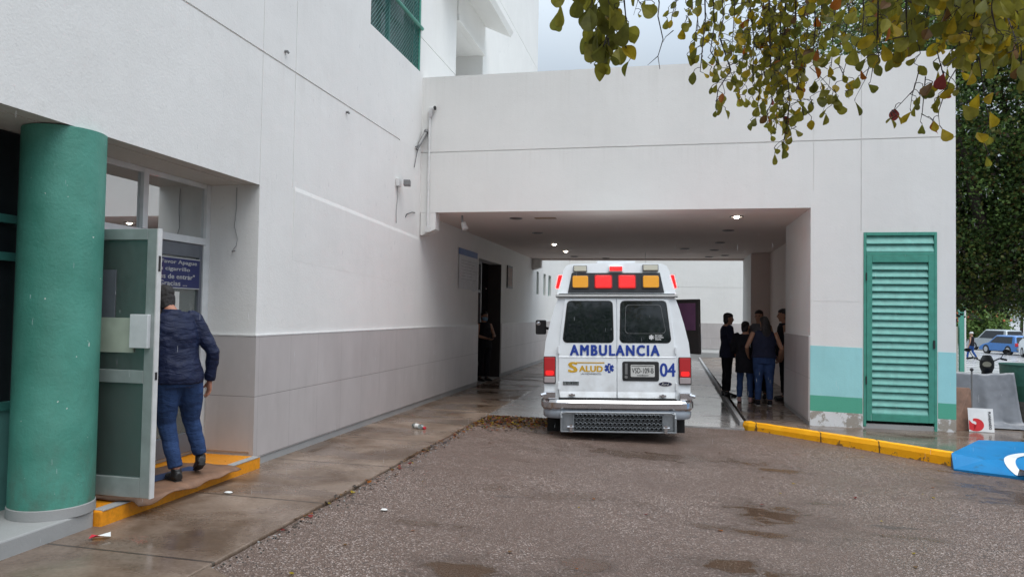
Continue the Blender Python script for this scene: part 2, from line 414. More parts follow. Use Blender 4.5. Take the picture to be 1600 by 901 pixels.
# ------------------------------------------------------------------ mesh helpers
class MB:
    def __init__(s): s.v, s.f, s.m, s.mats = [], [], [], []
    def mi(s, m):
        if m not in s.mats: s.mats.append(m)
        return s.mats.index(m)
    def add(s, vs, fs, m=None):
        b = len(s.v); s.v.extend(tuple(v) for v in vs); k = s.mi(m) if m else 0
        for f in fs: s.f.append(tuple(b+i for i in f)); s.m.append(k)
    def quad(s, a, b, c, d, m=None): s.add([a, b, c, d], [(0, 1, 2, 3)], m)
    def box(s, x0, x1, y0, y1, z0, z1, m=None):
        v = [(x, y, z) for z in (z0, z1) for y in (y0, y1) for x in (x0, x1)]
        s.add(v, [(0, 2, 3, 1), (4, 5, 7, 6), (0, 1, 5, 4), (2, 6, 7, 3), (0, 4, 6, 2), (1, 3, 7, 5)], m)
    def obox(s, c, ux, uy, uz, m=None):
        c, ux, uy, uz = map(Vector, (c, ux, uy, uz))
        v = [c+ux*i+uy*j+uz*k for k in (-1, 1) for j in (-1, 1) for i in (-1, 1)]
        s.add(v, [(0, 2, 3, 1), (4, 5, 7, 6), (0, 1, 5, 4), (2, 6, 7, 3), (0, 4, 6, 2), (1, 3, 7, 5)], m)
    def loft(s, rings, m=None, cap=True, closed=True):
        n = len(rings[0]); b = len(s.v); k = s.mi(m) if m else 0
        for r in rings: s.v.extend(tuple(p) for p in r)
        for i in range(len(rings)-1):
            for j in range(n if closed else n-1):
                j2 = (j+1) % n
                s.f.append((b+i*n+j, b+i*n+j2, b+(i+1)*n+j2, b+(i+1)*n+j)); s.m.append(k)
        if cap:
            s.f.append(tuple(b+j for j in range(n))[::-1]); s.m.append(k)
            s.f.append(tuple(b+(len(rings)-1)*n+j for j in range(n))); s.m.append(k)
    def tube(s, pts, rad, n=8, m=None, hint=None, cap=True):
        pts = [Vector(p) for p in pts]
        if not isinstance(rad, (list, tuple)): rad = [rad]*len(pts)
        rings = []; u = None
        for i, p in enumerate(pts):
            d = (pts[min(i+1, len(pts)-1)]-pts[max(i-1, 0)])
            d = d.normalized() if d.length > 1e-9 else Vector((0, 0, 1))
            if u is None:
                h = Vector(hint) if hint else (Vector((1, 0, 0)) if abs(d.x) < .8 else Vector((0, 1, 0)))
            else: h = u
            u = (h-d*h.dot(d)).normalized(); w = d.cross(u)
            r = rad[i]; rx, ry = r if isinstance(r, (tuple, list)) else (r, r)
            rings.append([p+u*rx*math.cos(2*math.pi*j/n)+w*ry*math.sin(2*math.pi*j/n) for j in range(n)])
        s.loft(rings, m, cap)
    def cyl(s, a, b, r, n=16, m=None): s.tube([a, b], [r, r], n, m)
    def prism(s, poly, vec, m=None):
        a = [Vector(p) for p in poly]; s.loft([a, [p+Vector(vec) for p in a]], m)
    def ball(s, c, r, n=12, m=None, k=8):
        c = Vector(c); rx, ry, rz = r if isinstance(r, (tuple, list)) else (r, r, r); rings = []
        for i in range(k+1):
            t = math.pi*(i+.02)/(k+.04); rings.append([c+Vector((rx*math.sin(t)*math.cos(2*math.pi*j/n), ry*math.sin(t)*math.sin(2*math.pi*j/n), -rz*math.cos(t))) for j in range(n)])
        s.loft(rings, m)
    def relief(s, O, U, V, N, u0, u1, v0, v1, holes, m=None, mrev=None, mback=None):
        """flat wall with recesses: holes = (ua, ub, va, vb, depth, is_open)"""
        O, U, V, N = map(Vector, (O, U, V, N))
        us = sorted({u0, u1, *[min(max(x, u0), u1) for h in holes for x in h[:2]]})
        vs = sorted({v0, v1, *[min(max(x, v0), v1) for h in holes for x in h[2:4]]})
        def cell(i, j):
            if i < 0 or j < 0 or i >= len(us)-1 or j >= len(vs)-1: return None
            cu, cv = (us[i]+us[i+1])/2, (vs[j]+vs[j+1])/2; d, op = 0., False
            for h in holes:
                if h[0] < cu < h[1] and h[2] < cv < h[3] and h[4] > d: d, op = h[4], h[5]
            return d, op
        P = lambda u, v, d: O+U*u+V*v-N*d
        for i in range(len(us)-1):
            for j in range(len(vs)-1):
                d, op = cell(i, j); a, b, c, e = us[i], us[i+1], vs[j], vs[j+1]
                if not op: s.quad(P(a, c, d), P(b, c, d), P(b, e, d), P(a, e, d), m if d == 0 else (mback or m))
                for (di, dj, p, q) in ((1, 0, (b, c), (b, e)), (0, 1, (a, e), (b, e))):
                    nb = cell(i+di, j+dj)
                    if nb and abs(nb[0]-d) > 1e-6:
                        A = [P(*p, d), P(*q, d), P(*q, nb[0]), P(*p, nb[0])]
                        if (nb[0] > d) == (di == 1): A = A[::-1] if di == 1 else A
                        s.quad(*A, mrev or m)

def finish(name, mb, mats=None, smooth=False, bevel=0, seg=2):
    me = bpy.data.meshes.new(name); me.from_pydata(mb.v, [], mb.f)
    ml = mb.mats or ([mats] if isinstance(mats, str) else (mats or []))
    for x in ml: me.materials.append(M[x])
    if mb.mats: me.polygons.foreach_set('material_index', mb.m)
    bm = bmesh.new(); bm.from_mesh(me)
    if len(bm.verts) < 60000: bmesh.ops.recalc_face_normals(bm, faces=bm.faces)
    bm.to_mesh(me); bm.free()
    if smooth:
        me.polygons.foreach_set('use_smooth', [True]*len(me.polygons))
        if smooth != 'all':
            try: me.set_sharp_from_angle(angle=R(38))
            except Exception: pass
    me.update()
    return me
def obj(name, mb, mats=None, parent=None, local=False, smooth=False, bevel=0, seg=2, label=None):
    me = mb if isinstance(mb, bpy.types.Mesh) else finish(name, mb, mats, smooth)
    o = bpy.data.objects.new(name, me); COL.objects.link(o)
    if parent is not None:
        o.parent = parent
        if not local:
            W = Matrix.Identity(4); q = parent
            while q is not None: W = q.matrix_basis @ W; q = q.parent
            me.transform(W.inverted())
    if bevel:
        b = o.modifiers.new('bevel', 'BEVEL'); b.width = bevel; b.segments = seg; b.limit_method = 'ANGLE'; b.angle_limit = R(40)
    if label: o['label'] = label
    return o
def tag(o, label, cat, group=None):
    o['label'] = label; o['category'] = cat
    if group: o['group'] = group
    return o
def thing(name, label, cat, loc=(0, 0, 0), rz=0, group=None, rot=None):
    o = bpy.data.objects.new(name, None); COL.objects.link(o); o.empty_display_size = .2
    o.location = loc; o.rotation_euler = rot or (0, 0, rz)
    bpy.context.view_layer.update()
    return tag(o, label, cat, group)
def struct(name, mb, mats=None, smooth=False, bevel=0, kind='structure'):
    o = obj(name, mb, mats, smooth=smooth, bevel=bevel); o['kind'] = kind; return o
def text_mesh(s, w, h, m, extrude=.002, bold=0., name='lettering', spacing=1., shear=0.):
    """lettering as a mesh in the XZ plane, bounding box w x h centred on the origin, facing -Y"""
    cu = bpy.data.curves.new('t', 'FONT'); cu.body = s; cu.size = 1; cu.space_character = spacing
    cu.shear = shear; cu.extrude = .01; cu.align_x = 'CENTER'; cu.resolution_u = 3
    o = bpy.data.objects.new('t', cu); COL.objects.link(o)
    dg = bpy.context.evaluated_depsgraph_get(); src = bpy.data.meshes.new_from_object(o.evaluated_get(dg))
    bpy.data.objects.remove(o); bpy.data.curves.remove(cu)
    V0 = [(v.co.x, v.co.y, v.co.z) for v in src.vertices]; F0 = [tuple(p.vertices) for p in src.polygons]; bpy.data.meshes.remove(src)
    sh = [(0, 0)]+([(bold*c, bold*q*.6) for c, q in ((1, 0), (-1, 0), (.75, .75), (-.75, .75), (.75, -.75), (-.75, -.75))] if bold else [])
    VV, FF = [], []
    for i, (dx, dy) in enumerate(sh):
        n0 = len(VV); VV += [(x+dx, y+dy, z, i) for x, y, z in V0]; FF += [tuple(n0+j for j in f) for f in F0]
    xs = [v[0] for v in VV]; ys = [v[1] for v in VV]; cx, cy = (min(xs)+max(xs))/2, (min(ys)+max(ys))/2
    kx = w/(max(xs)-min(xs)); ky = h/(max(ys)-min(ys))
    me = bpy.data.meshes.new(name); me.from_pydata([((x-cx)*kx, -(extrude+.0001*i) if z > 0 else 0, (y-cy)*ky) for x, y, z, i in VV], [], FF)
    me.materials.append(M[m]); me.update()
    return me
def place(me, name, parent, loc, rz=0, tilt=0, local=True, ry=0):
    o = bpy.data.objects.new(name, me); COL.objects.link(o); o.parent = parent
    o.location = loc; o.rotation_euler = (tilt, ry, rz); return o
def rrect(x0, x1, z0, z1, r, y=0, n=4, tx0=None, tx1=None):
    """rounded rectangle / trapezoid outline in the XZ plane (tx: x limits at the top)"""
    a0, a1 = (x0 if tx0 is None else tx0), (x1 if tx1 is None else tx1)
    cs = [(x1-r, z0+r, -90), (a1-r, z1-r, 0), (a0+r, z1-r, 90), (x0+r, z0+r, 180)]
    out = []
    for cx, cz, a in cs:
        for i in range(n+1):
            t = R(a+90*i/n); out.append((cx+r*math.cos(t), y, cz+r*math.sin(t)))
    return out
# ------------------------------------------------------------------ ground
WX, PY, CY = -4.255, 12.03, 6.985          # facade plane, portico plane, entrance corner
EX = -2.88                                 # sidewalk edge
def za(x): return -.012-.0232*(max(min(x, 6.), EX)-EX)
def zp(x, y): return -.16-.0175*max(0, min(y-12, 38))      # car park falling away
g = MB(); g.quad((-500, -300, -1.2), (500, -300, -1.2), (500, 900, -1.2), (-500, 900, -1.2))
struct('ground', g, 'car_park_concrete')
a = MB(); nx, ny = 90, 130
X0, X1, Y0, Y1 = EX+.005, 26., -12., 11.95
def ayx(i, j):
    x = X0+(X1-X0)*(i/nx)**1.5; y = Y0+(Y1-Y0)*j/ny
    ymax = 11.5+(x-EX)/(1.12-EX)*.42 if x < 1.12 else 11.92
    y = Y0+(ymax-Y0)*j/ny
    z = za(x)+.010*mnoise.noise((x*.9, y*.9, 0))+.006*mnoise.noise((x*2.7, y*2.7, 3))
    ex = x+(.035*mnoise.noise((y*1.7, 1, 0))+.02*mnoise.noise((y*6, 4, 0)) if i == 0 else 0)
    return (ex, y, z-(.012 if i == 0 else 0))
a.add([ayx(i, j) for j in range(ny+1) for i in range(nx+1)],
      [(j*(nx+1)+i, j*(nx+1)+i+1, (j+1)*(nx+1)+i+1, (j+1)*(nx+1)+i) for j in range(ny) for i in range(nx)])
struct('asphalt_road', a, 'wet_asphalt', smooth='all')
s = MB(); s.prism([(WX-.02, -12, -.3), (EX, -12, -.3), (EX, 31, -.3), (WX-.02, 31, -.3)], (0, 0, .3))
struct('sidewalk', s, 'sidewalk_concrete', bevel=.012)
s = MB(); s.prism([(EX+.002, 4.27, -.3), (EX+.002, -12, -.3), (1.5, -12, -.3), (1.5, 1.6, -.3)], (0, 0, .296))
struct('pavement', s, 'sidewalk_concrete', bevel=.012)
# driveway lane through the portico
l = MB(); nl = 16
ring = lambda y, ys=0: [(EX+.002+(1.125-EX)*i/nl, y+ys*(i/nl), -.012-.068*(i/nl)+.012*max(0, (y-12)/12)) for i in range(nl+1)]
rows = [ring(11.5, .42), ring(11.53, .42)]+[ring(12.3+(22.9-12.3)*k/12) for k in range(13)]+[ring(30.2)]
rows[0] = [(x, y, z-.2) for x, y, z in ring(11.5, .42)]
l.loft(rows, cap=False, closed=False); struct('driveway', l, 'lane_concrete')
# raised walkway right of the lane
KT = [(1.135, 12.16), (1.20, 12.03), (1.34, 11.93), (2.107, 11.30), (2.76, 10.74), (3.41, 10.12)]
w = MB(); w.prism([(x+.05, y+.07, -.4) for x, y in KT]+[(4.15, 11.3, -.4), (6.0, 11.42, -.4), (12, 11.7, -.4), (12, 14.3, -.4), (4.4, 14.3, -.4), (4.4, 30.2, -.4), (1.14, 30.2, -.4)], (0, 0, .4))
struct('walkway', w, 'walkway_concrete', bevel=.01)
k = MB()
def kring(i):
    x, y = KT[i]; p = Vector((x, y, 0)); d = (Vector((*KT[min(i+1, len(KT)-1)], 0))-Vector((*KT[max(i-1, 0)], 0))).normalized()
    nrm = Vector((-d.y, d.x, 0)); 
    if nrm.y < 0: nrm = -nrm
    return [p-nrm*.02+Vector((0, 0, -.4)), p-nrm*.02+Vector((0, 0, -.05)), p+Vector((0, 0, .004)), p+nrm*.115+Vector((0, 0, .005)), p+nrm*.115+Vector((0, 0, -.4))]
# subdivide the kerb so that its chipped edge can wobble
rr = []
for i in range(len(KT)-1):
    A, B = kring(i), kring(i+1); n_ = max(2, int((Vector(KT[i+1])-Vector(KT[i])).length/.06))
    for q in range(n_+(1 if i == len(KT)-2 else 0)):
        t = q/n_; rr.append([a_.lerp(b_, t)+Vector((.008*mnoise.noise((i*9+t*n_*.35, j, 2)), .008*mnoise.noise((i*9+t*n_*.35, j, 7)), .006*mnoise.noise((i*9+t*n_*.4, j, 5)))) for j, (a_, b_) in enumerate(zip(A, B))])
k.loft(rr); struct('kerb', k, 'kerb_yellow_paint')
k = MB(); k.box(1.07, 1.14, 12.17, 30.2, -.3, -.002); struct('lane_kerb', k, 'concrete_base', bevel=.01)
# blue wheelchair ramp cut into the kerb
r_ = MB(); A, B, C_, D, E_, F_ = (3.40, 10.10, .008), (4.15, 11.32, .008), (7., 11.45, .008), (7., 8.4, -.135), (3.86, 9.60, -.135), (3.335, 9.83, -.135)
G = (3.72, 9.98, -.035)
r_.add([A, B, C_, D, E_, F_, G], [(0, 6, 1), (1, 6, 2), (6, 4, 2), (4, 3, 2), (0, 5, 6), (5, 4, 6)]); r_.add([A, F_, E_, D, (3.40, 10.10, -.4), (*F_[:2], -.4), (*E_[:2], -.4), (*D[:2], -.4)], [(0, 1, 5, 4), (1, 2, 6, 5), (2, 3, 7, 6)])
struct('ramp', r_, 'ramp_blue_paint')
# white access symbol painted on the ramp
from mathutils.bvhtree import BVHTree
bv = BVHTree.FromPolygons([Vector(v) for v in r_.v], r_.f)
def onramp(x, y, h=.007):
    hit = bv.ray_cast(Vector((x, y, 2)), Vector((0, 0, -1)))[0]; return (x, y, (hit.z if hit else -.05)+h)
sy = MB(); c0 = (4.79, 9.74); seg = 80
for q in range(seg):
    t0, t1 = R(40+190*q/seg), R(40+190*(q+1)/seg)
    P = lambda t, r: onramp(c0[0]+r*math.cos(t), c0[1]+r*math.sin(t))
    sy.quad(P(t0, .77), P(t1, .77), P(t1, .885), P(t0, .885))
struct('access_marking', sy, 'poster_white')
# car park behind, falling away
c = MB(); gx = [5, 12, 30, 90]; gy = [13.3, 20, 30, 40, 50, 90, 160]
cp = [(x, y, zp(x, y)-.02) for y in gy for x in gx]
c.add(cp, [(j*4+i, j*4+i+1, (j+1)*4+i+1, (j+1)*4+i) for j in range(len(gy)-1) for i in range(3)])
struct('car_park', c, 'car_park_concrete')
c = MB(); c.quad((-12, 29.9, -.06), (6, 29.9, -.06), (6, 40, -.06), (-12, 40, -.06)); struct('rear_road', c, 'lane_concrete')

# ------------------------------------------------------------------ hospital building (left)
H = thing('hospital_building', 'large white hospital building with grey tiled lower wall and recessed glass entrance on the left', 'building', (WX, 9, 0))
W = MB()
gd = .014
holes = [
 (-12, 11.0, 4.350, 4.372, gd, False), (23.0-12, 22.93, 6.345, 6.362, gd, False),
 (6.975, 6.983, 2.95, 13, .006, False), (7.665, 7.674, 3.03, 13, .006, False), (12.0, 22.93, 9.4, 9.416, gd, False), (16.2, 22.93, 5.6, 5.615, gd, False),
 (9.75, 11.88, 5.745, 7.6, .16, True),
 (16.04, 18.33, .0, 2.86, .32, True),
 (13.97, 16.06, 5.72, 7.48, 1.3, True)]
W.relief((WX, 0, 0), (0, 1, 0), (0, 0, 1), (1, 0, 0), -12, 22.93, 2.945, 13, holes)
W.relief((WX, 0, 0), (0, 1, 0), (0, 0, 1), (1, 0, 0), CY, 22.93, 0, 2.945, [h for h in holes if h[2] < 2.9 and h[0] > 12])
# entrance corner return, building end, roof, soffit
W.quad((WX, CY, 0), (-4.95, CY, 0), (-4.95, CY, 3.05), (WX, CY, 3.05))
W.quad((WX, 22.93, 5.5), (-14, 22.93, 5.5), (-14, 22.93, 13), (WX, 22.93, 13))
W.quad((WX, -12, 13), (WX, 22.93, 13), (-14, 22.93, 13), (-14, -12, 13))
W.quad((WX, -12, 2.945), (WX, -12, 13), (-14, -12, 13), (-14, -12, 2.945))
obj('wall', W, 'plaster_white', H)
W = MB(); W.relief((WX-.001, 0, 0), (0, 1, 0), (0, 0, 1), (1, 0, 0), 22.93, 31.3, 0, 5.5, [(23.35, 23.75, 2.25, 2.98, .12, True), (24.66, 25.12, 2.25, 2.98, .12, True), (25.7, 26.3, 2.25, 2.98, .12, True)])
W.quad((WX, 22.93, 5.5), (WX, 31.3, 5.5), (-14, 31.3, 5.5), (-14, 22.93, 5.5)); obj('rear_wing_wall', W, 'plaster_white', H)
for (y0, y1) in ((23.35, 23.75), (24.66, 25.12), (25.7, 26.3)):
    p = MB(); p.box(WX-.125, WX-.10, y0, y1, 2.25, 2.98); wi = obj('slit_window', p, 'car_dark_glass', H)
    f = MB(); f.relief((WX-.07, 0, 0), (0, 1, 0), (0, 0, 1), (1, 0, 0), y0, y1, 2.25, 2.98, [(y0+.05, y1-.05, 2.30, 2.93, .03, True)]); obj('frame', f, 'teal_frame', wi)
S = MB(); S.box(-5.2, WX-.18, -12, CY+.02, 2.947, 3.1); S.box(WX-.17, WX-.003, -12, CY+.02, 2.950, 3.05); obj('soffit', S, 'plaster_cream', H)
T = MB()
for (y0, y1) in ((CY-.022, 16.03), (18.34, 31.25)): T.box(WX-.03, WX+.02, y0, y1, .085, 1.352)
T.box(-4.80, WX-.031, CY-.022, CY+.03, .15, 1.352); obj('tile_cladding', T, 'wall_tile', H)
T = MB()
for (y0, y1) in ((CY-.018, 16.0), (18.36, 31.2)): T.box(WX-.03, WX+.008, y0, y1, -.05, .083)
obj('skirting', T, 'concrete_base', H)
T = MB()
for (y0, y1) in ((CY-.026, 16.03), (18.34, 31.25)): T.box(WX-.02, WX+.0235, y0, y1, 1.353, 1.366)
T.box(-4.80, WX-.021, CY-.026, CY+.01, 1.353, 1.366); obj('tile_trim', T, 'pipe_white', H)
# plaster ledge where the lower coat steps forward
L = MB(); L.prism([(WX-.01, 7.7, 3.055), (WX+.003, 7.7, 3.045), (WX+.011, 7.7, 3.00), (WX+.009, 7.7, 2.75), (WX+.0008, 7.7, 2.2), (WX-.01, 7.7, 2.2)], (0, 4.25, -.14)); obj('plaster_ledge', L, 'plaster_white', H)
# entrance: plinth, step, interior
P_ = MB(); P_.box(-5.3, WX+.055, -12, 4.77, -.1, .12); obj('plinth', P_, 'concrete_base', H, bevel=.012)
P_ = MB(); P_.box(-4.95, -4.14, 4.775, 6.955, -.1, .115); obj('entrance_step', P_, 'step_paint', H, bevel=.014)
for bx in ((-4.235, -4.136, 4.79, 5.5, .112, .119), (-4.22, -4.136, 6.45, 6.94, .112, .119)):
    P_ = MB(); P_.box(*bx); obj('worn_step_edge', P_, 'concrete_base', H)
I = MB(); I.box(-10, -4.90, 2.2, 8.6, .0, .152, 'interior_floor'); I.quad((-10, 2.2, 2.95), (-4.9, 2.2, 2.95), (-4.9, 8.6, 2.95), (-10, 8.6, 2.95), 'interior_wall')
I.quad((-10, 2.2, .15), (-10, 8.6, .15), (-10, 8.6, 2.95), (-10, 2.2, 2.95), 'interior_wall'); I.quad((-10, 8.6, .15), (-4.9, 8.6, .15), (-4.9, 8.6, 2.95), (-10, 8.6, 2.95), 'interior_wall')
I.quad((-10, 2.2, .15), (-4.9, 2.2, .15), (-4.9, 2.2, 2.95), (-10, 2.2, 2.95), 'interior_dark'); I.box(-6.6, -6.45, 6.1, 8.5, .62, 2.94, 'grey_board'); obj('lobby', I, parent=H)  # added dark board backs the sign and keeps the glass there dark
I = MB(); I.cyl((-6.1, 5.2, 2.943), (-6.1, 5.2, 2.935), .09, 16, 'lamp_lit'); obj('lobby_lamp_and_fill', I, parent=H)
for x in (-7.6, -9.0): I = MB(); I.box(x-.3, x+.3, 4.4, 5.6, 2.93, 2.944); obj('lobby_lamp_and_fill', I, 'lobby_fill_panel', H)  # both panels are added fill lights that brighten the dark lobby
# storefront frames
SX = -4.86
F = MB()
for y in (4.72, 5.99, 6.95): F.box(SX-.04, SX+.035, y-.035, y+.035, 2.375 if y == 5.99 else .155, 2.945)
F.box(SX-.043, SX+.038, 4.76, 6.912, 2.30, 2.372); F.box(SX-.04, SX+.03, 4.757, 6.91, 2.90, 2.946); obj('storefront_frame', F, 'white_aluminium', H, bevel=.004)
for (y0, y1) in ((4.757, 5.952), (6.028, 6.912)):
    p = MB(); p.box(SX-.006, SX, y0, y1, 2.374, 2.899); obj('transom_pane', p, 'transom_glass', H)
# closed door leaf (right)
F = MB(); y0, y1 = 5.86, 6.908
for (a0, a1, b0, b1) in ((y0, y0+.05, .16, 2.296), (y1-.075, y1, .16, 2.296), (y0+.051, y1-.076, .16, .36), (y0+.051, y1-.076, 2.16, 2.296), (y0+.051, y1-.076, .98, 1.08)): F.box(SX-.03, SX+.02, a0, a1, b0, b1)
dl = obj('closed_door', F, 'grey_board', H, bevel=.004, label='closed dark framed glass door leaf')
p = MB(); p.box(SX-.008, SX-.002, y0+.04, y1-.07, .34, 2.18); obj('glass_pane', p, 'door_glass', dl)
p = MB(); p.box(SX+.021, SX+.036, y1-.03, y1+.004, .16, 2.296); obj('jamb', p, 'white_aluminium', dl)
# open door leaf, swung out square to the facade
DY = 5.0; x0, x1 = -4.83, -3.90
F = MB()
for (a0, a1, b0, b1) in ((x0, x0+.08, .175, 2.25), (x1-.085, x1, .175, 2.25), (x0+.081, x1-.086, .175, .325), (x0+.081, x1-.086, 2.165, 2.25), (x0+.081, x1-.086, 1.05, 1.15)): F.box(a0, a1, DY-.022, DY+.022, b0, b1)
od = obj('open_door', F, 'door_aluminium', H, bevel=.004, label='glass door leaf swung wide open')
p = MB(); p.box(x0+.07, x1-.08, DY-.004, DY+.003, .31, 2.18); obj('glass_pane', p, 'door_glass', od)
p = MB(); p.box(-4.09, -3.93, DY-.06, DY-.0225, 1.325, 1.585); obj('push_plate', p, 'white_aluminium', od, bevel=.004)
p = MB(); p.box(x1+.0005, x1+.011, DY-.024, DY+.024, .173, 2.252); 
obj('door_edge', p, 'pipe_white', od)
for (z, h) in ((1.98, .12), (1.11, .06)): p = MB(); p.box(x1+.0112, x1+.014, DY-.012, DY+.012, z-h/2, z+h/2); obj('lock', p, 'black_plastic', od)
p = MB(); p.box(-4.74, -4.27, DY-.012, DY-.005, 1.32, 1.93); p2_ = obj('poster_frame', p, 'grey_board', od)
# dark glazing beyond the column with teal panel below
F = MB(); F.box(SX-.05, SX+.03, -12, 4.68, .12, .86); obj('low_panel', F, 'teal_wall_paint', H)
F = MB()
for y in (3.9, 2.5, 1.1, -.3): F.box(SX-.03, SX+.04, y-.04, y+.04, .87, 2.94)
for z in (.89, 2.0, 2.28): F.box(SX-.035, SX+.045, -12, 4.68, z-.03, z+.03)
obj('window_frame', F, 'teal_frame', H)
F = MB(); F.box(SX-.02, SX-.01, -12, 4.68, .87, 2.94); obj('dark_window', F, 'car_dark_glass', H)

# upper window behind green wire grille
wn = MB(); wn.box(WX-.17, WX-.155, 9.75, 11.88, 5.745, 7.6); wi = obj('upper_window', wn, 'teal_glass', H)
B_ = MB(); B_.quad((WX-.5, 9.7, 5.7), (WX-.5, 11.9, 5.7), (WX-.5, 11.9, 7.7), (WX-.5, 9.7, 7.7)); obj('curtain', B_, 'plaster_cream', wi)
F = MB()
for y in (9.775, 10.58, 11.84): F.box(WX-.11, WX-.05, y-.028, y+.028, 5.77, 7.6)
for z in (5.77, 6.95): F.box(WX-.105, WX-.055, 9.76, 11.87, z-.022, z+.022)
obj('frame', F, 'teal_frame', wi)
F = MB(); F.tube([(WX+.015, 9.76, 6.49), (WX+.02, 11.9, 6.49)], .03, 8); F.tube([(WX-.02, 11.86, 5.76), (WX-.02, 11.86, 7.6)], .02, 8); obj('grille_bar', F, 'teal_louvre', wi)
F = MB()
for q in range(-46, 60):
    for sgn in (1, -1):
        ya, yb = 9.76, 11.87; z0 = 5.75+q*.075; 
        pa = [(ya+(yb-ya)*t, z0+sgn*(yb-ya)*t) for t in (0, 1)]
        def clip(p, q_):
            (y0, z0_), (y1, z1_) = p, q_; ts = [0, 1]
            for lim, side in ((5.76, 0), (7.5, 1)):
                if abs(z1_-z0_) > 1e-9:
                    t = (lim-z0_)/(z1_-z0_)
                    if (z1_ > z0_) == (side == 0): ts[0] = max(ts[0], t)
                    else: ts[1] = min(ts[1], t)
            if ts[1]-ts[0] < .02: return None
            return [(y0+(y1-y0)*t, z0_+(z1_-z0_)*t) for t in ts]
        cl = clip(*pa)
        if cl: F.tube([(WX-.03+.004*sgn, *cl[0]), (WX-.03+.004*sgn, *cl[1])], .004, 4)
obj('wire_grille', F, 'teal_frame', wi)
# balcony recess, its header moulding and the sloping canopy
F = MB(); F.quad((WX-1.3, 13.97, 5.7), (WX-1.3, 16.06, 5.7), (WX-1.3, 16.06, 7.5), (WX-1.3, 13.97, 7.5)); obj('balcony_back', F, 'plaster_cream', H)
F = MB(); F.box(WX-.1, WX+.05, 13.99, 16.10, 7.47, 7.60); F.box(WX-.1, WX+.03, 13.99, 16.12, 7.601, 8.2); obj('balcony_header', F, 'plaster_portico', H, bevel=.01)
F = MB(); F.prism([(WX-.02, 12.9, 8.35), (WX-.02, 12.9, 8.20), (WX+.62, 12.9, 7.90), (WX+.68, 12.9, 8.02)], (0, 3.3, 0)); obj('canopy', F, 'plaster_portico', H, bevel=.01)

# passage doorway
F = MB()
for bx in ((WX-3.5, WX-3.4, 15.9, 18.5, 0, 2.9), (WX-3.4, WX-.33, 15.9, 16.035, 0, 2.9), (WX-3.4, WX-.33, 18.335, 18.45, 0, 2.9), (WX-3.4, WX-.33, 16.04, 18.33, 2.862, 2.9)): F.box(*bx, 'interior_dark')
F.box(WX-.66, WX-.6, 17.2, 18.29, .007, 2.86, 'interior_dark'); F.box(WX-.34, WX-.004, 18.295, 18.328, .0, 2.858, 'dark_trim_and_reveal_shade'); F.box(WX-.34, WX-.004, 16.042, 16.052, .0, 2.858, 'dark_trim_and_reveal_shade'); F.box(WX-3.4, WX-.004, 16.053, 18.29, -.02, .006, 'concrete_base'); obj('doorway_interior', F, parent=H)  # dark reveal linings: the doorway's shade put into their colour
F = MB(); 
for y in (16.09, 17.15): F.box(WX-.30, WX-.22, y-.04, y+.04, .01, 2.855)
F.box(WX-.295, WX-.225, 16.13, 17.11, 2.10, 2.17); F.box(WX-.31, WX-.23, 16.13, 17.11, 2.79, 2.857); pd = obj('passage_door_frame', F, 'lamp_grey', H, bevel=.004)
F = MB(); F.box(WX-.28, WX-.27, 16.131, 17.109, 2.171, 2.789); obj('transom_pane', F, 'car_dark_glass', pd)

# ------------------------------------------------------------------ round green column
c = thing('green_column', 'thick round green painted column on a pale concrete plinth at the entrance', 'column', (-4.47, 4.66, .12))
def ringz(z, r, n=48): return [(r*math.cos(2*math.pi*i/n), r*math.sin(2*math.pi*i/n), z) for i in range(n)]
q = MB(); q.loft([ringz((.075+2.745*i/14), .28) for i in range(15)]); obj('shaft', q, 'paint_green_column', c, True, smooth=True)
q = MB(); q.loft([ringz(.001, .288), ringz(.07, .286), ringz(.075, .281)]); obj('foot', q, 'concrete_base', c, True, smooth=True)

# ------------------------------------------------------------------ portico
PT = thing('portico', 'white flat roofed drive-through portico with pillar room joined to the hospital', 'portico', (-1, PY, 0))
XR = 4.115; XL = 2.09
W = MB()
hl = [(WX, XR, 4.368, 4.386, .014, False), (2.122, 2.131, 3.60, 5.70, .006, False), (2.803, 2.815, 2.97, 5.70, .010, False),
      (XL, 2.80, 1.895, 1.902, .004, False), (2.845, 3.860, .02, 2.955, .11, True)]
W.relief((0, PY, 0), (1, 0, 0), (0, 0, 1), (0, -1, 0), WX, XR, 3.34, 5.69, hl)
W.relief((0, PY, 0), (1, 0, 0), (0, 0, 1), (0, -1, 0), XL, XR, 0, 3.34, hl)
W.quad((XR, PY, 0), (XR, 14.75, 0), (XR, 14.75, 5.69), (XR, PY, 5.69))                 # right side
W.quad((XL, PY, 1.36), (XL, 14.55, 1.36), (XL, 14.55, 3.34), (XL, PY, 3.34))             # inside of the pillar room
W.quad((WX, PY+.3, 5.69), (XR, PY+.3, 5.69), (XR, PY, 5.69), (WX, PY, 5.69)); W.quad((WX, PY+.3, 4.2), (XR, PY+.3, 4.2), (XR, PY+.3, 5.69), (WX, PY+.3, 5.69))
W.quad((XL, 14.55, 0), (2.62, 14.55, 0), (2.62, 14.55, 3.34), (XL, 14.55, 3.34)); W.quad((2.62, 14.74, 0), (XR, 14.74, 0), (XR, 14.74, 5.5), (2.62, 14.74, 5.5))
W.prism([(WX+.01, PY+.002, 2.95), (-4.2, PY+.002, 2.955), (-3.975, PY+.002, 3.052), (-3.975, PY+.002, 3.338), (WX+.01, PY+.002, 3.338)], (0, .22, 0))
obj('wall', W, 'plaster_portico', PT)
C = MB(); C.quad((WX, PY+.002, 3.34), (2.72, PY+.002, 3.34), (2.72, 22.9, 3.34), (WX, 22.9, 3.34)); C.box(-4.25, 2.6, 22.62, 22.9, 3.30, 3.338); obj('ceiling', C, 'plaster_ceiling', PT)
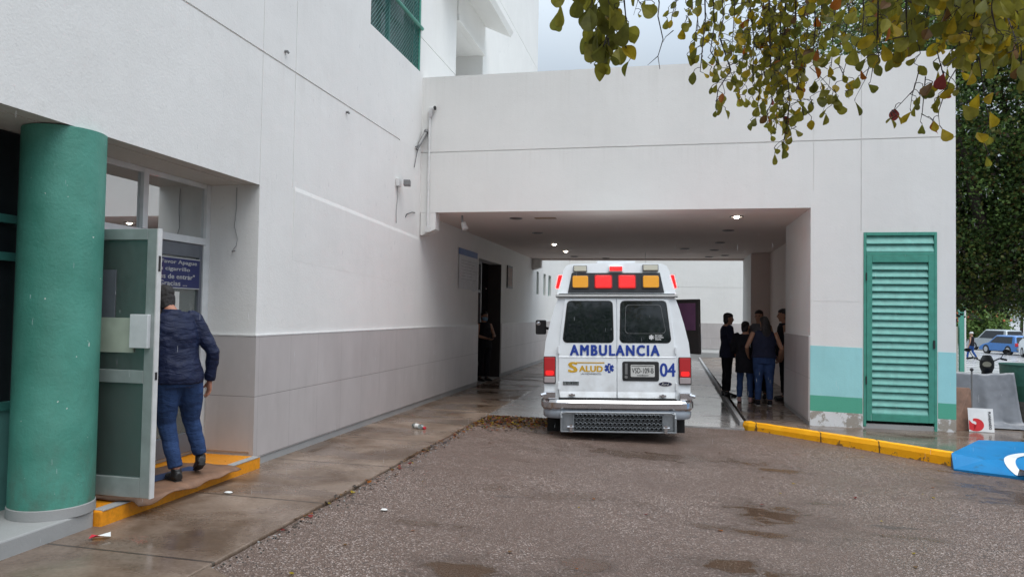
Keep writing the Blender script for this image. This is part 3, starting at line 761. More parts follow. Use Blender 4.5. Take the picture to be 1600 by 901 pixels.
C = MB(); C.quad((WX, PY+.3, 4.2), (XR, PY+.3, 4.2), (XR, 22.9, 4.2), (WX, 22.9, 4.2)); C.quad((WX, 22.9, 3.34), (XR, 22.9, 3.34), (XR, 22.9, 5.5), (WX, 22.9, 5.5)); C.quad((XR, 14.75, 3.34), (XR, 22.9, 3.34), (XR, 22.9, 5.5), (XR, 14.75, 5.5)); obj('roof', C, 'plaster_portico', PT)
C = MB(); C.quad((2.55, 14.55, 0), (2.55, 20.6, 0), (2.55, 20.6, 3.34), (2.55, 14.55, 3.34)); C.quad((2.72, 20.6, 0), (2.08, 20.6, 0), (2.08, 20.6, 3.34), (2.72, 20.6, 3.34)); obj('recess_wall', C, 'plaster_ceiling', PT)
C = MB(); C.quad((2.08, 20.6, 0), (2.08, 22.88, 0), (2.08, 22.88, 3.34), (2.08, 20.6, 3.34)); C.quad((2.08, 22.88, 0), (4.1, 22.88, 0), (4.1, 22.88, 3.34), (2.08, 22.88, 3.34)); C.quad((4.1, 14.75, 0), (4.1, 22.9, 0), (4.1, 22.9, 3.34), (4.1, 14.75, 3.34)); obj('rear_column', C, 'plaster_portico', PT)
C = MB(); C.prism([(-4.25, 22.5, 2.98), (-3.98, 22.5, 3.06), (-3.98, 22.5, 3.335), (-4.25, 22.5, 3.335)], (0, .3, 0)); obj('rear_haunch', C, 'plaster_portico', PT)
C = MB(); C.box(XL-.022, XL+.02, PY+.003, 14.552, .075, 1.352); obj('tile_cladding', C, 'wall_tile', PT)
C = MB(); C.box(XL-.012, XL+.02, PY+.005, 14.55, -.02, .073); obj('skirting', C, 'concrete_base', PT)
C = MB(); C.box(XL-.026, XL+.02, PY+.003, 14.552, 1.353, 1.366); obj('tile_trim', C, 'pipe_white', PT)
def band(name, zl0, zl1, zr0, zr1, m, off):
    for nm, (xa, xb) in ((name, (XL, 2.835)), (name, (3.87, XR))):
        f = lambda x, a, b: a+(b-a)*(x-XL)/(XR-XL)
        q = MB(); y = PY-off
        q.prism([(xa, y, f(xa, zl0, zr0)), (xb, y, f(xb, zl0, zr0)), (xb, y, f(xb, zl1, zr1)), (xa, y, f(xa, zl1, zr1))], (0, .05, 0)); obj(nm, q, m, PT)
band('blue_band', .467, 1.222, .414, 1.166, 'paint_blue_band', .0030)
band('green_band', .229, .4665, .183, .4135, 'paint_green_band', .0035)
band('pillar_foot', .0, .2285, .0, .1825, 'flaked_limewash', .0040)
# louvred service door
fr = MB(); yb, yf = PY+.03, PY-.012
for (a, b, c_, d) in ((2.846, 2.885, .03, 2.953), (3.82, 3.859, -.01, 2.953), (2.886, 3.819, 2.905, 2.953), (2.886, 3.819, 2.60, 2.655)): fr.box(a, b, yf, yb+.05, c_, d)
ld = obj('louvre_door', fr, 'teal_louvre', PT, bevel=.004)
lf = MB()
for (a, b, c_, d) in ((2.887, 2.965, .115, 2.598), (3.742, 3.818, .115, 2.598), (2.966, 3.741, .115, .225), (2.966, 3.741, 2.50, 2.598)): lf.box(a, b, PY-.018, PY+.03, c_, d)
obj('door_leaf', lf, 'teal_louvre', ld, bevel=.004)
def slat(x0, x1, z, h):
    q = MB(); q.prism([(x0, PY+.045, z+h*.98), (x0, PY+.041, z+h*1.02), (x0, PY-.006, z+.016), (x0, PY-.010, z), (x0, PY+.0, z-.004), (x0, PY+.006, z+.014)], (x1-x0, 0, 0)); return q
n = 21
for i in range(n):
    z = .228+i*(2.27/n); obj('slat', slat(2.967, 3.740, z, 2.27/n), 'teal_louvre_slat', ld)
for i in range(2): obj('slat', slat(2.888, 3.817, 2.662+i*.12, .12), 'teal_louvre_slat', ld)
for z in (2.28, .72): q = MB(); q.box(2.874, 2.890, PY-.03, PY-.0185, z-.06, z+.06); obj('hinge', q, 'black_plastic', ld)
q = MB(); q.box(3.80, 3.826, PY-.034, PY-.0185, 1.22, 1.34); obj('latch', q, 'black_plastic', ld)
q = MB(); q.box(2.80, 3.9, PY+.13, PY+.17, 0, 3.0); obj('back_panel', q, 'interior_dark', ld)
q = MB(); q.box(2.86, 3.815, PY-.002, PY+.1, .0, .07); obj('threshold', q, 'concrete_base', ld)
# ceiling fittings
for (x, y, lit) in ((-2.74, 12.88, 0), (-2.785, 15.3, 0), (-2.81, 17.75, 1), (-2.813, 19.78, 1), (-2.83, 21.68, 0), (1.065, 12.93, 1), (1.085, 15.05, 0), (1.083, 17.55, 0), (1.063, 19.52, 0), (.32, 19.14, 0), (1.45, 21.29, 0), (1.045, 21.76, 0), (-1.95, 22.4, 0)):
    q = MB(); q.loft([[(x+r*math.cos(2*math.pi*i/20), y+r*math.sin(2*math.pi*i/20), z) for i in range(20)] for r, z in ((.115, 3.338), (.115, 3.325), (.09, 3.322), (.085, 3.334))], 'downlight_trim', cap=False)
    if lit: q.ball((x, y, 3.330), (.05, .05, .034), 14, 'lamp_lit')
    else: q.add([(x+.088*math.cos(2*math.pi*i/20), y+.088*math.sin(2*math.pi*i/20), 3.331) for i in range(20)], [tuple(range(20))], 'downlight_can_shade')  # flat dark disc stands for the shade inside the unlit can
    obj('downlight', q, parent=PT, label='lit downlight' if lit else None)
q = MB(); q.box(-2.40, -2.02, 12.83, 13.0, 3.330, 3.338); obj('ceiling_patch', q, 'ceiling_panel_tan', PT)

# ------------------------------------------------------------------ rear building
RB = thing('rear_building', 'white rear building with grey tiled base seen through the passage behind the ambulance', 'building', (-1, 31.3, 0))
q = MB(); q.relief((0, 31.3, 0), (1, 0, 0), (0, 0, 1), (0, -1, 0), -14, 5.4, -.1, 5.6, [(-14, 5.4, 2.80, 2.82, .012, False)])
q.quad((5.4, 31.3, -.2), (5.4, 36, -.2), (5.4, 36, 5.6), (5.4, 31.3, 5.6)); q.quad((-14, 31.3, 5.6), (5.4, 31.3, 5.6), (5.4, 36, 5.6), (-14, 36, 5.6)); obj('wall', q, 'plaster_white', RB)
q = MB(); q.box(-4.2, 5.41, 31.27, 31.32, .30, 1.345); obj('tile_cladding', q, 'wall_tile', RB)
q = MB(); q.box(-4.2, 5.45, 30.85, 31.29, -.2, .16); obj('base_step', q, 'concrete_base', RB, bevel=.015)
# ------------------------------------------------------------------ people
def remeshed(mb, voxel, smooth_it=2, wrinkle=None):
    me = bpy.data.meshes.new('t'); me.from_pydata(mb.v, [], mb.f); me.update()
    bm = bmesh.new(); bm.from_mesh(me); bmesh.ops.recalc_face_normals(bm, faces=bm.faces); bm.to_mesh(me); bm.free()
    o = bpy.data.objects.new('t', me); COL.objects.link(o)
    r = o.modifiers.new('r', 'REMESH'); r.mode = 'VOXEL'; r.voxel_size = voxel
    if smooth_it: sm = o.modifiers.new('s', 'SMOOTH'); sm.factor = .5; sm.iterations = smooth_it
    dg = bpy.context.evaluated_depsgraph_get(); dg.update()
    out = bpy.data.meshes.new_from_object(o.evaluated_get(dg)); bpy.data.objects.remove(o); bpy.data.meshes.remove(me)
    if wrinkle:
        amp, sx, sz = wrinkle
        nrm = [v.normal.copy() for v in out.vertices]
        for v, n in zip(out.vertices, nrm):
            p = v.co; k = mnoise.noise((p.x*sx, p.y*sx, p.z*sz))+.5*mnoise.noise((p.x*sx*2.3+5, p.y*sx*2.3, p.z*sz*2.1))
            v.co = p+n*amp*k
    out.polygons.foreach_set('use_smooth', [True]*len(out.polygons)); out.update(); return out
V3 = Vector
def lerp(a, b, t): return V3(a)*(1-t)+V3(b)*t
def limb(mb, pts, rads, n=10, hint=(1, 0, 0)): 
    # densify joints so that bends stay round
    P, Q = [], []
    for i in range(len(pts)-1):
        for t in (0, .33, .66): P.append(lerp(pts[i], pts[i+1], t)); Q.append(rads[i]*(1-t)+rads[i+1]*t)
    P.append(V3(pts[-1])); Q.append(rads[-1]); mb.tube(P, Q, n, hint=hint)
def hand(mb, wrist, d, palmn, thumb_side, curl=.5, s=1.):
    """palm and five fingers; d = finger direction, palmn = palm normal, thumb_side = direction of the thumb"""
    d = V3(d).normalized(); t = V3(thumb_side); t = (t-d*t.dot(d)).normalized(); n = V3(palmn); n = (n-d*n.dot(d)-t*n.dot(t)).normalized()
    w = V3(wrist); mb.tube([w-d*.02, w+d*.03*s, w+d*.065*s, w+d*.095*s], [(.026*s, .022*s), (.034*s, .020*s), (.040*s, .018*s), (.038*s, .015*s)], 10, hint=t)
    for k, (off, L) in enumerate(((.030, .072), (.011, .082), (-.009, .076), (-.028, .058))):
        b = w+d*.085*s+t*off*s; a1 = d*math.cos(curl)+n*math.sin(curl); a2 = d*math.cos(curl*2.1)+n*math.sin(curl*2.1)
        mb.tube([b-d*.02*s, b, b+a1*L*.5*s, b+a1*L*.5*s+a2*L*.5*s], [.0095*s, .0098*s, .0092*s, .0075*s], 7)
    b = w+d*.025*s+t*.028*s; mb.tube([b-t*.012*s, b+(t*.6+d*.5+n*.25)*.035*s, b+(t*.45+d*.8+n*.45)*.068*s], [.013*s, .011*s, .0085*s], 7)
def head(mb, c, yawv, s=1., nod=0.):
    """head centred on c looking along yawv, chin to crown about .23"""
    f = V3(yawv).normalized(); r = f.cross(V3((0, 0, 1))).normalized(); u = r.cross(f)
    prof = [(-.118, .030, .035, .045), (-.105, .046, .052, .030), (-.075, .058, .072, .014), (-.04, .067, .086, .004), (0, .073, .094, 0), (.04, .076, .097, -.004), (.075, .070, .089, -.006), (.10, .052, .066, -.008), (.117, .024, .03, -.008)]
    rings = [[V3(c)+u*z*s+f*(o*s+ry*s*math.sin(a))+r*rx*s*math.cos(a) for a in [2*math.pi*j/14 for j in range(14)]] for z, rx, ry, o in prof]
    mb.loft(rings)
    mb.tube([V3(c)+f*.088*s+u*.025*s, V3(c)+f*.104*s-u*.005*s, V3(c)+f*.112*s-u*.024*s, V3(c)+f*.09*s-u*.034*s], [.008*s, .011*s, .015*s, .010*s], 7)
    for sd in (-1, 1): mb.ball(V3(c)+r*sd*.077*s-f*.012*s-u*.01*s, (.012*s, .020*s, .032*s), 8, k=6)
    mb.tube([V3(c)+f*.082*s-u*.058*s-r*.025*s, V3(c)+f*.094*s-u*.056*s, V3(c)+f*.082*s-u*.058*s+r*.025*s], [.006*s, .010*s, .006*s], 6)
    return f, r, u
def person(name, label, loc, rz, group=None, h=1.70, girth=1., lean=(0, 0, 0), headoff=(0, 0, 0), look=(0, 1, 0),
           arms=None, legs=None, top=None, hem=.82, sleeve=1., trousers='denim', thigh=1., shoes='leather_black', hair='hair_black', hairstyle='short',
           skin='skin', mask=None, voxel=.012, shoe_sole=None, hat=None, dress=None, extras=None):
    root = thing(name, label, 'person', loc, rz, group); k = h/1.70
    ln = V3(lean)
    hipz = .90*k
    def up(z): return ln*max(0, (z-.9*k)/(.55*k))
    sh = [V3((s*.185*k*(.85+.15*girth), 0, 1.385*k))+up(1.385*k) for s in (-1, 1)]
    A = arms or [[(-.27, -.02, 1.10), (-.28, .06, .85)], [(.27, -.02, 1.10), (.28, .06, .85)]]
    Lg = legs or [[(-.10, 0, .48), (-.11, -.02, .085), (-.05, 1, 0)], [(.10, 0, .48), (.11, -.02, .085), (.05, 1, 0)]]
    g = girth
    torso = [(.80, .150*g, .120*g, 0), (.90, .165*g, .125*g, 0), (1.0, .150*g, .115*g, .01), (1.10, .150*g, .112*g, .012), (1.22, .165*g, .118*g, .0), (1.33, .172, .108, -.005), (1.39, .150, .092, -.01), (1.43, .095, .075, -.01)]
    def torso_tube(mb, add, zmin, zmax, flare=0.):
        pts, rad = [], []
        zs = [t[0] for t in torso]
        n = 14
        for i in range(n+1):
            z = zmin+(zmax-zmin)*i/n
            q = max(0, min(len(zs)-2, next((j for j in range(len(zs)-1) if z < zs[j+1]), len(zs)-2))); t = max(-.6, min(1, (z-zs[q])/(zs[q+1]-zs[q])))
            rx = torso[q][1]*(1-t)+torso[q+1][1]*t; ry = torso[q][2]*(1-t)+torso[q+1][2]*t; oy = torso[q][3]*(1-t)+torso[q+1][3]*t
            if z < .82: rx, ry = .155*g, .122*g
            fl = flare*max(0, 1-(z-zmin)/.3)
            pts.append(V3((0, oy, z*k))+up(z*k)); rad.append(((rx+add+fl)*k, (ry+add+fl)*k))
        mb.tube(pts, rad, 18, hint=(1, 0, 0))
    hc = V3((0, .02*k, 1.575*k))+up(1.5*k)+V3(headoff)
    nb = V3((0, -.012, 1.40*k))+up(1.4*k)
    # --- body: one continuous surface
    b = MB(); torso_tube(b, -.012, .80, 1.43)
    b.tube([nb-V3((0, 0, .03)), nb+V3((0, 0, .03)), lerp(nb, hc, .55), hc-V3((0, .01, .03))], [.075*k, .06*k, .054*k, .05*k], 12)
    hf, hr, hu = head(b, hc, look, k)
    for s in (0, 1):
        e, w = V3(A[s][0])*k, V3(A[s][1])*k
        limb(b, [sh[s]*1.0, lerp(sh[s], e, .5), e, lerp(e, w, .45), w], [.052*k, .046*k, .037*k, .037*k, .025*k])
        dd = (w-e).normalized(); hd = V3(A[s][2]) if len(A[s]) > 2 else dd
        tv = V3((0, 1, 0)) if abs(hd.y) < .8 else V3((0, 0, 1))
        hand(b, w, hd, (1-2*s, 0, 0), A[s][3] if len(A[s]) > 3 else tv, .35, k)
        kn, an = V3(Lg[s][0])*k, V3(Lg[s][1])*k; hp = V3(((2*s-1)*.092*k, 0, hipz))
        limb(b, [hp, lerp(hp, kn, .5), kn, lerp(kn, an, .4), an], [.085*k*thigh, .070*k*thigh, .048*k, .048*k, .034*k])
        td = V3(Lg[s][2]).normalized(); b.tube([an-td*.03, an+td*.06*k-V3((0, 0, .045*k)), an+td*.14*k-V3((0, 0, .06*k))], [.036*k, .034*k, .024*k], 8)
    obj('body', remeshed(b, min(voxel, .0085)*1., 1), None, root, True).data.materials.append(M[skin])
    # --- clothes
    T = MB(); inf = .022 if hem > .5 else .02
    torso_tube(T, inf, hem, 1.425, flare=.012)
    for s in (0, 1):
        e, w = V3(A[s][0])*k, V3(A[s][1])*k; end = lerp(e, w, .97) if sleeve >= 1 else None
        if sleeve >= 1: limb(T, [sh[s]+V3(((1-2*s)*.05, 0, .0)), sh[s], lerp(sh[s], e, .5), e, lerp(e, w, .5), end], [.070*k, .074*k, .068*k, .060*k, .054*k, .046*k])
        else: limb(T, [sh[s]+V3(((1-2*s)*.05, 0, .0)), sh[s], lerp(sh[s], e, .4), lerp(sh[s], e, sleeve*1.6)], [.066*k, .066*k, .064*k, .062*k])
    if top == 'navy_jacket_cloth': T.tube([nb-V3((0, 0, .03)), nb+V3((0, 0, .02)), nb+V3((0, .0, .062))], [.098*k, .088*k, .075*k], 14)
    jm = remeshed(T, voxel, 2, (.010, 8, 13) if top == 'navy_jacket_cloth' else (.006, 7, 13)); obj('jacket' if top in ('navy_jacket_cloth',) else 'top', jm, None, root, True).data.materials.append(M[top or 'dark_cloth'])
    P = MB(); 
    P.tube([(0, 0, .80*k), (0, 0, .90*k), (0, 0, 1.0*k)], [(.155*g*k, .132*g*k), (.176*g*k, .138*g*k), (.158*g*k, .122*g*k)], 16, hint=(1, 0, 0))
    for s in (0, 1):
        kn, an = V3(Lg[s][0])*k, V3(Lg[s][1])*k; hp = V3(((2*s-1)*.09*k, 0, hipz-.02))
        limb(P, [hp, lerp(hp, kn, .45), kn, lerp(kn, an, .5), lerp(kn, an, .93)], [.103*k*thigh, .090*k*thigh, .068*k*(.5+.5*thigh), .064*k, .058*k], 12)
    obj('trousers', remeshed(P, voxel, 2, (.008, 9, 9)), None, root, True).data.materials.append(M[trousers])
    for s in (0, 1):
        an = V3(Lg[s][1])*k; td = V3(Lg[s][2]).normalized(); dn = V3((0, 0, -1)); dn = (dn-td*dn.dot(td)).normalized()
        S_ = MB(); S_.tube([an-td*.055*k+dn*.045*k, an-td*.02*k+dn*.042*k, an+td*.06*k+dn*.048*k, an+td*.14*k+dn*.058*k, an+td*.185*k+dn*.062*k], [(.034*k, .038*k), (.040*k, .042*k), (.045*k, .036*k), (.043*k, .026*k), (.022*k, .016*k)], 12, hint=(1, 0, 0))
        S_.tube([an+dn*.04*k, an-dn*.02*k], [.046*k, .044*k], 12)
        so = obj('shoe', remeshed(S_, .009, 1), None, root, True); so.data.materials.append(M[shoes])
        Q = MB(); Q.tube([an-td*.055*k+dn*.079*k, an+td*.05*k+dn*.079*k, an+td*.14*k+dn*.079*k, an+td*.188*k+dn*.077*k], [(.033*k, .009*k), (.038*k, .009*k), (.044*k, .009*k), (.022*k, .008*k)], 12, hint=(1, 0, 0)); obj('sole', Q, shoe_sole or 'dark_rubber', so, True, smooth=True)
    # --- hair
    hb = MB(); C = hc
    def hp_(f, r, u): return C+hf*f*k+hr*r*k+hu*u*k
    if hairstyle in ('short', 'long', 'bun', 'cap'):
        rings = []
        for z, rx, ry, o in [(-.115, .046, .030, -.042), (-.085, .060, .047, -.044), (-.045, .072, .058, -.040), (-.01, .0775, .070, -.031), (.03, .0785, .091, -.014), (.06, .079, .100, -.006), (.085, .072, .093, -.006), (.106, .054, .070, -.008), (.122, .024, .03, -.008)]:
            rings.append([C+hu*z*k+hf*(o+ry*math.sin(a))*k+hr*rx*math.cos(a)*k for a in [2*math.pi*j/14 for j in range(14)]])
        hb.loft(rings)
    if hairstyle == 'long': hb.tube([hp_(-.05, 0, .05), hp_(-.085, 0, -.06), hp_(-.10, 0, -.16), hp_(-.105, .01, -.27), hp_(-.10, .01, -.34)], [(.07, .05), (.09, .055), (.095, .05), (.08, .04), (.04, .025)], 12, hint=tuple(hr))
    if hairstyle == 'bun': hb.ball(hp_(-.10, 0, .05), .045)
    if hat: 
        hb = MB(); hb.loft([[C+hu*z*k+hr*r_*k*math.cos(a)+hf*(r_*1.1*math.sin(a)-.01)*k for a in [2*math.pi*j/16 for j in range(16)]] for z, r_ in ((.035, .13), (.045, .13), (.05, .09), (.12, .085), (.14, .05))]); obj('hat', hb, hat, root, True, smooth=True)
    else: obj('hair', remeshed(hb, .0065, 1, (.005, 42, 42)), None, root, True).data.materials.append(M[hair])
    for s in (-1, 1):
        eb = MB(); eb.ball(hp_(.086, s*.032, .006), (.012*k, .010*k, .008*k), 8, k=6); obj('eye', eb, 'hair_black', root, True, smooth=True)
    if mask:
        mk = MB(); rings = []
        for z, rx, ry, o in [(-.112, .046, .056, .038), (-.08, .062, .078, .018), (-.045, .070, .092, .010), (-.018, .072, .098, .006)]:
            rings.append([C+hu*z*k+hf*(o+ry*math.sin(a))*k+hr*rx*math.cos(a)*k for a in [R(-15+210*j/12) for j in range(13)]])
        mk.loft(rings, cap=False, closed=False); obj('face_mask', mk, mask, root, True, smooth='all')
    return root, hc, hf, hr, hu

# man stepping in through the entrance, seen from behind
mrz = R(52)
person('person', 'man in navy quilted jacket and blue jeans stepping in at the glass entrance', (-4.245, 5.74, .128), mrz, h=1.74, girth=1.14,
       lean=(-.05, .10, 0), headoff=(-.03, .05, -.025), look=(-.18, .95, -.22),
       arms=[[(-.29, .02, 1.10), (-.26, .20, .92)], [(.29, -.01, 1.085), (.285, .06, .835), (.05, .12, -1), (-.1, 1, 0)]],
       legs=[[(-.06, .07, .48), (.0, -.05, .088), (-.12, 1, 0)], [(.16, .12, .50), (.24, .10, .16), (.10, .95, -.40)]],
       top='navy_jacket_cloth', hem=.83, trousers='denim', thigh=1.22, hair='hair_grizzled', skin='skin_ruddy', voxel=.0095)
GR = 'people waiting in a group under the portico'
person('person', 'woman with long dark hair in dark tee shirt and blue jeans, back turned', (1.70, 14.45, 0), R(2), GR, h=1.66, girth=1.25, thigh=1.2, look=(-.25, 1, -.05),
       arms=[[(-.32, .0, 1.10), (-.27, .20, .95)], [(.32, .0, 1.08), (.30, .16, .90)]], top='navy_tee_cloth', hem=.90, sleeve=.42, trousers='denim', shoes='dark_cloth', shoe_sole='sole_white', hairstyle='long')
person('person', 'woman in long black top and jeans with pinkish sandals in the waiting group', (1.40, 14.85, 0), R(-12), GR, h=1.56, girth=1.1, look=(.3, 1, 0),
       arms=[[(-.27, .04, 1.08), (-.17, .24, 1.02)], [(.27, .04, 1.08), (.17, .24, 1.02)]], top='dark_cloth', hem=.62, trousers='denim', shoes='sandal_pink', hairstyle='bun')
person('person', 'person in navy jacket and black trousers standing side on at group left', (1.14, 15.9, 0), R(-78), GR, h=1.72, look=(0, 1, -.05),
       arms=[[(-.25, .05, 1.10), (-.20, .24, .98)], [(.25, .02, 1.10), (.26, .1, .87)]], top='navy_tee_cloth', hem=.78, trousers='dark_cloth', hairstyle='short')
person('person', 'taller man in grey shirt facing out, half hidden behind the two women', (1.78, 16.0, 0), R(165), GR, h=1.79, look=(.1, 1, -.05), top='grey_cloth', trousers='dark_cloth')
person('person', 'man in dark clothes in profile, partly hidden by the tiled passage wall', (2.22, 15.6, 0), R(88), GR, h=1.82, look=(0, 1, -.05), top='dark_cloth', trousers='dark_cloth')
person('person', 'guard in dark uniform and pale face mask leaning in the passage doorway', (-4.36, 17.1, .006), R(-125), h=1.66, look=(0, 1, 0), lean=(0, -.03, 0),
       arms=[[(-.27, .05, 1.10), (-.10, .23, 1.08)], [(.27, .05, 1.10), (.12, .25, 1.04)]], top='dark_cloth', trousers='dark_cloth', mask='mask_cloth')
person('person', 'pedestrian in white hat, dark top and blue trousers walking by the green gate post', (18.9, 52.6, zp(15, 60)-.02), R(50), h=1.74, voxel=.02,
       legs=[[(-.10, .16, .49), (-.11, .22, .09), (-.05, 1, 0)], [(.10, -.02, .47), (.11, -.24, .12), (.05, 1, -.2)]], top='dark_cloth', trousers='blue_trousers_cloth', hat='white_cloth')

# ------------------------------------------------------------------ ambulance
AM = thing('ambulance', 'white high roof ambulance with rear doors closed parked under the portico', 'ambulance', (-.69, 10.11, -.068), rot=(0, -.015, .134))
def A_(name, mb, mats=None, parent=AM, **k): return obj(name, mb, mats, parent, True, **k)
PROF = [(.78, .40), (.965, .47), (1.0, .66), (1.01, 1.10), (.985, 1.33), (.925, 1.58), (.862, 1.80), (.815, 1.93), (.76, 1.985)]
def yd(z): return .165+.055*(z-.55)
def bring(y, kz=1., kw=1., rear=False, top=None):
    pts = []
    for hw, z in PROF:
        z2 = z if z < 1.15 else 1.15+(z-1.15)*kz
        if top: z2 = min(z2, top)
        pts.append((hw*kw, z2))
    full = [(x, z) for x, z in pts]+[(-x, z) for x, z in reversed(pts)]
    return [V3((x, (yd(z) if rear else y), z)) for x, z in full]
b = MB(); b.loft([bring(0, rear=True), bring(.30), bring(1.5), bring(3.0), bring(4.05), bring(4.35, .80, .99), bring(4.75, .18, .97), bring(5.1, .06, .95), bring(5.55, .0, .92, top=1.12), bring(5.68, 0, .85, top=1.0)])
A_('body', b, 'van_white_paint', smooth=True)
b = MB(); b.box(-.86, .86, .35, 5.5, .24, .45); b.box(-.5, .5, .3, 1.2, .3, .5); A_('chassis', b, 'dark_rubber')
# raised roof cap
CAP = [(.825, 1.995), (.815, 2.03), (.775, 2.18), (.735, 2.33), (.70, 2.395), (.63, 2.425), (.28, 2.435)]
def yc(z): return .235+.16*(z-1.99)
def cring(y, rear=False, k=1.):
    full = [(x, z) for x, z in CAP]+[(-x, z) for x, z in reversed(CAP)]
    return [V3((x, yc(z) if rear else y, 1.99+(z-1.99)*k)) for x, z in full]
b = MB(); b.loft([cring(0, True), cring(.6), cring(3.5), cring(4.0, k=.85), cring(4.25, k=.3)]); b.box(-.26, .27, .36, 2.2, 2.40, 2.468); A_('roof_cap', b, 'van_white_paint', smooth=True)
b = MB(); b.prism([(-.84, .205, 1.962), (.84, .205, 1.962), (.835, .205, 1.994), (-.835, .205, 1.994)], (0, .16, 0), 'pipe_white'); b.box(-.842, .842, .202, .3, 1.951, 1.960, 'black_plastic'); b.box(-.80, .80, .20, .3, 1.996, 2.004, 'chrome')
for s in (-1, 1): b.box(s*.81-.035, s*.81+.035, .3, 4.1, 1.955, 1.99, 'chrome')
A_('gutter', b)
def onrear(poly, off0, off1, f): return [[V3((x, f(z)-off0, z)) for x, z in poly], [V3((x, f(z)-off1, z)) for x, z in poly]]
def plate(poly, off0, off1, f, m=None):
    q = MB(); q.loft(onrear(poly, off0, off1, f), m); return q
def rr2(x0, x1, z0, z1, r, tx0=None, tx1=None): return [(p[0], p[2]) for p in rrect(x0, x1, z0, z1, r, 0, 4, tx0, tx1)]
bp = A_('light_panel', plate([(-.675, 2.015), (.66, 2.015), (.605, 2.295), (-.62, 2.295)], .018, -.02, yc), 'black_panel', bevel=.004)
for (x0, x1, m, lab) in ((-.625, -.375, 'lens_amber', 'amber warning light'), (-.305, -.055, 'lens_red', 'red warning light'), (.022, .272, 'lens_red', 'red warning light'), (.352, .602, 'lens_amber', 'amber warning light')):
    f_ = A_('warning_light', plate(rr2(x0, x1, 2.07, 2.268, .028), .034, .016, yc), {'lens_amber': 'frame_brown', 'lens_red': 'tail_red'}[m], smooth=False, bevel=.004, label=lab)
    A_('lens', plate(rr2(x0+.016, x1-.016, 2.086, 2.252, .024), .046, .030, yc), m, f_, bevel=.008)
for (x0, x1, z0, z1, m, lab) in ((-.60, -.405, 2.308, 2.40, 'lens_clear', 'clear scene light'), (-.105, .095, 2.31, 2.392, 'lens_red', 'small red light'), (.365, .585, 2.318, 2.412, 'lens_clear', 'clear scene light')):
    f_ = A_('scene_light', plate(rr2(x0, x1, z0, z1, .012), .045, -.03, yc), 'lamp_grey' if m == 'lens_clear' else 'van_white_paint', bevel=.004, label=lab)
    A_('lens', plate(rr2(x0+.012, x1-.012, z0+.010, z1-.010, .010), .055, .03, yc), m, f_, bevel=.004)
for s in (-1, 1):
    b = MB(); b.prism([(s*.775, .32, 2.085), (s*.845, .32, 2.085), (s*.805, .32, 2.265), (s*.75, .32, 2.265)], (0, .30, 0)); A_('side_beacon', b, 'beacon_red', bevel=.008)
# rear doors
for s in (-1, 1):
    zz = [(.60, .785), (.66, .800), (1.12, .803), (1.33, .790), (1.58, .765), (1.80, .735), (1.925, .715)]
    poly = [(s*.006, .565), (s*.78, .565)]+[(s*x, z) for z, x in zz]+[(s*.006, 1.935)]
    d = A_('rear_door', plate(poly, .020, -.02, yd), 'van_white_paint', bevel=.006)
    q = MB(); q.loft([[V3((x, yd(z)-o, z)) for x, z, o in ((s*.010, .57, .044), (s*.010, .650, .0205), (s*.010, .57, .0205))], [V3((x, yd(z)-o, z)) for x, z, o in ((s*.78, .57, .044), (s*.795, .650, .0205), (s*.78, .57, .0205))]])
    q.loft([[V3((x, yd(z)-o, z)) for x, z, o in ((s*.010, 1.112, .0205), (s*.010, 1.120, .0265), (s*.010, 1.135, .0205))], [V3((x, yd(z)-o, z)) for x, z, o in ((s*.80, 1.112, .0205), (s*.80, 1.120, .0265), (s*.80, 1.135, .0205))]]); A_('crease', q, 'van_white_paint', d)
    a0, a1 = sorted((s*.040, s*.745)); t0, t1 = sorted((s*.050, s*.690))
    A_('window_seal', plate(rr2(a0, a1, 1.318, 1.905, .06, t0, t1), .023, .0, yd), 'dark_rubber', d)
    A_('window', plate(rr2(a0+.014, a1-.014, 1.332, 1.891, .052, t0+.014, t1-.014), .0265, .01, yd), 'rain_beaded_glass', d)
    if s > 0:
        o = rr2(a0+.075, a1-.075, 1.45, 1.85, .05, t0+.075, t1-.075); i = rr2(a0+.079, a1-.079, 1.454, 1.846, .05, t0+.079, t1-.079)
        q = MB(); n = len(o)
        for j in range(n): q.quad(*[V3((x, yd(z)-.0275, z)) for x, z in (o[j], o[(j+1) % n], i[(j+1) % n], i[j])])
        A_('window_outline', q, 'lamp_grey', d)
    for z in (1.22, .73):
        q = MB(); q.box(s*.805-.012, s*.805+.012, yd(z)-.05, yd(z)-.01, z-.05, z+.05); A_('hinge', q, 'van_white_paint', d, bevel=.004)
    q = MB(); q.cyl((s*.62, yd(.6)-.03, .605), (s*.62, yd(.6)-.075, .605), .022, 12); q.box(s*.62-.045, s*.62+.045, yd(.6)-.06, yd(.6)-.045, .594, .616); A_('knob', q, 'chrome', d)
# lettering and badges
def put(me, name, x, z, off=.0215, parent=AM): return place(me, name, parent, (x, yd(z)-off, z), tilt=-.055)
put(text_mesh('AMBULANCIA', 1.235, .15, 'text_blue', bold=.055, spacing=1.26), 'lettering', -.03, 1.218, .0265)
put(text_mesh('04', .215, .185, 'text_blue', bold=.03), 'lettering', .692, .955, .0215)
put(text_mesh('S', .135, .145, 'text_gold', bold=.045), 'logo_letter', -.605, .982)
put(text_mesh('ALUD', .33, .085, 'text_gold', bold=.05, spacing=1.05), 'logo_lettering', -.355, .962)
q = MB(); q.box(-.56, -.17, -.002, 0, -.008, .008); o = A_('logo_bar', q, 'text_gold'); o.location = (0, yd(1.04)-.0215, 1.045); 
put(text_mesh('secretaria', .36, .018, 'plate_white', bold=.02), 'logo_caption', -.365, 1.045, .0245) if False else None
put(text_mesh('UN MOVIMIENTO', .28, .022, 'text_black', bold=.0), 'logo_caption', -.355, .892)
q = MB()
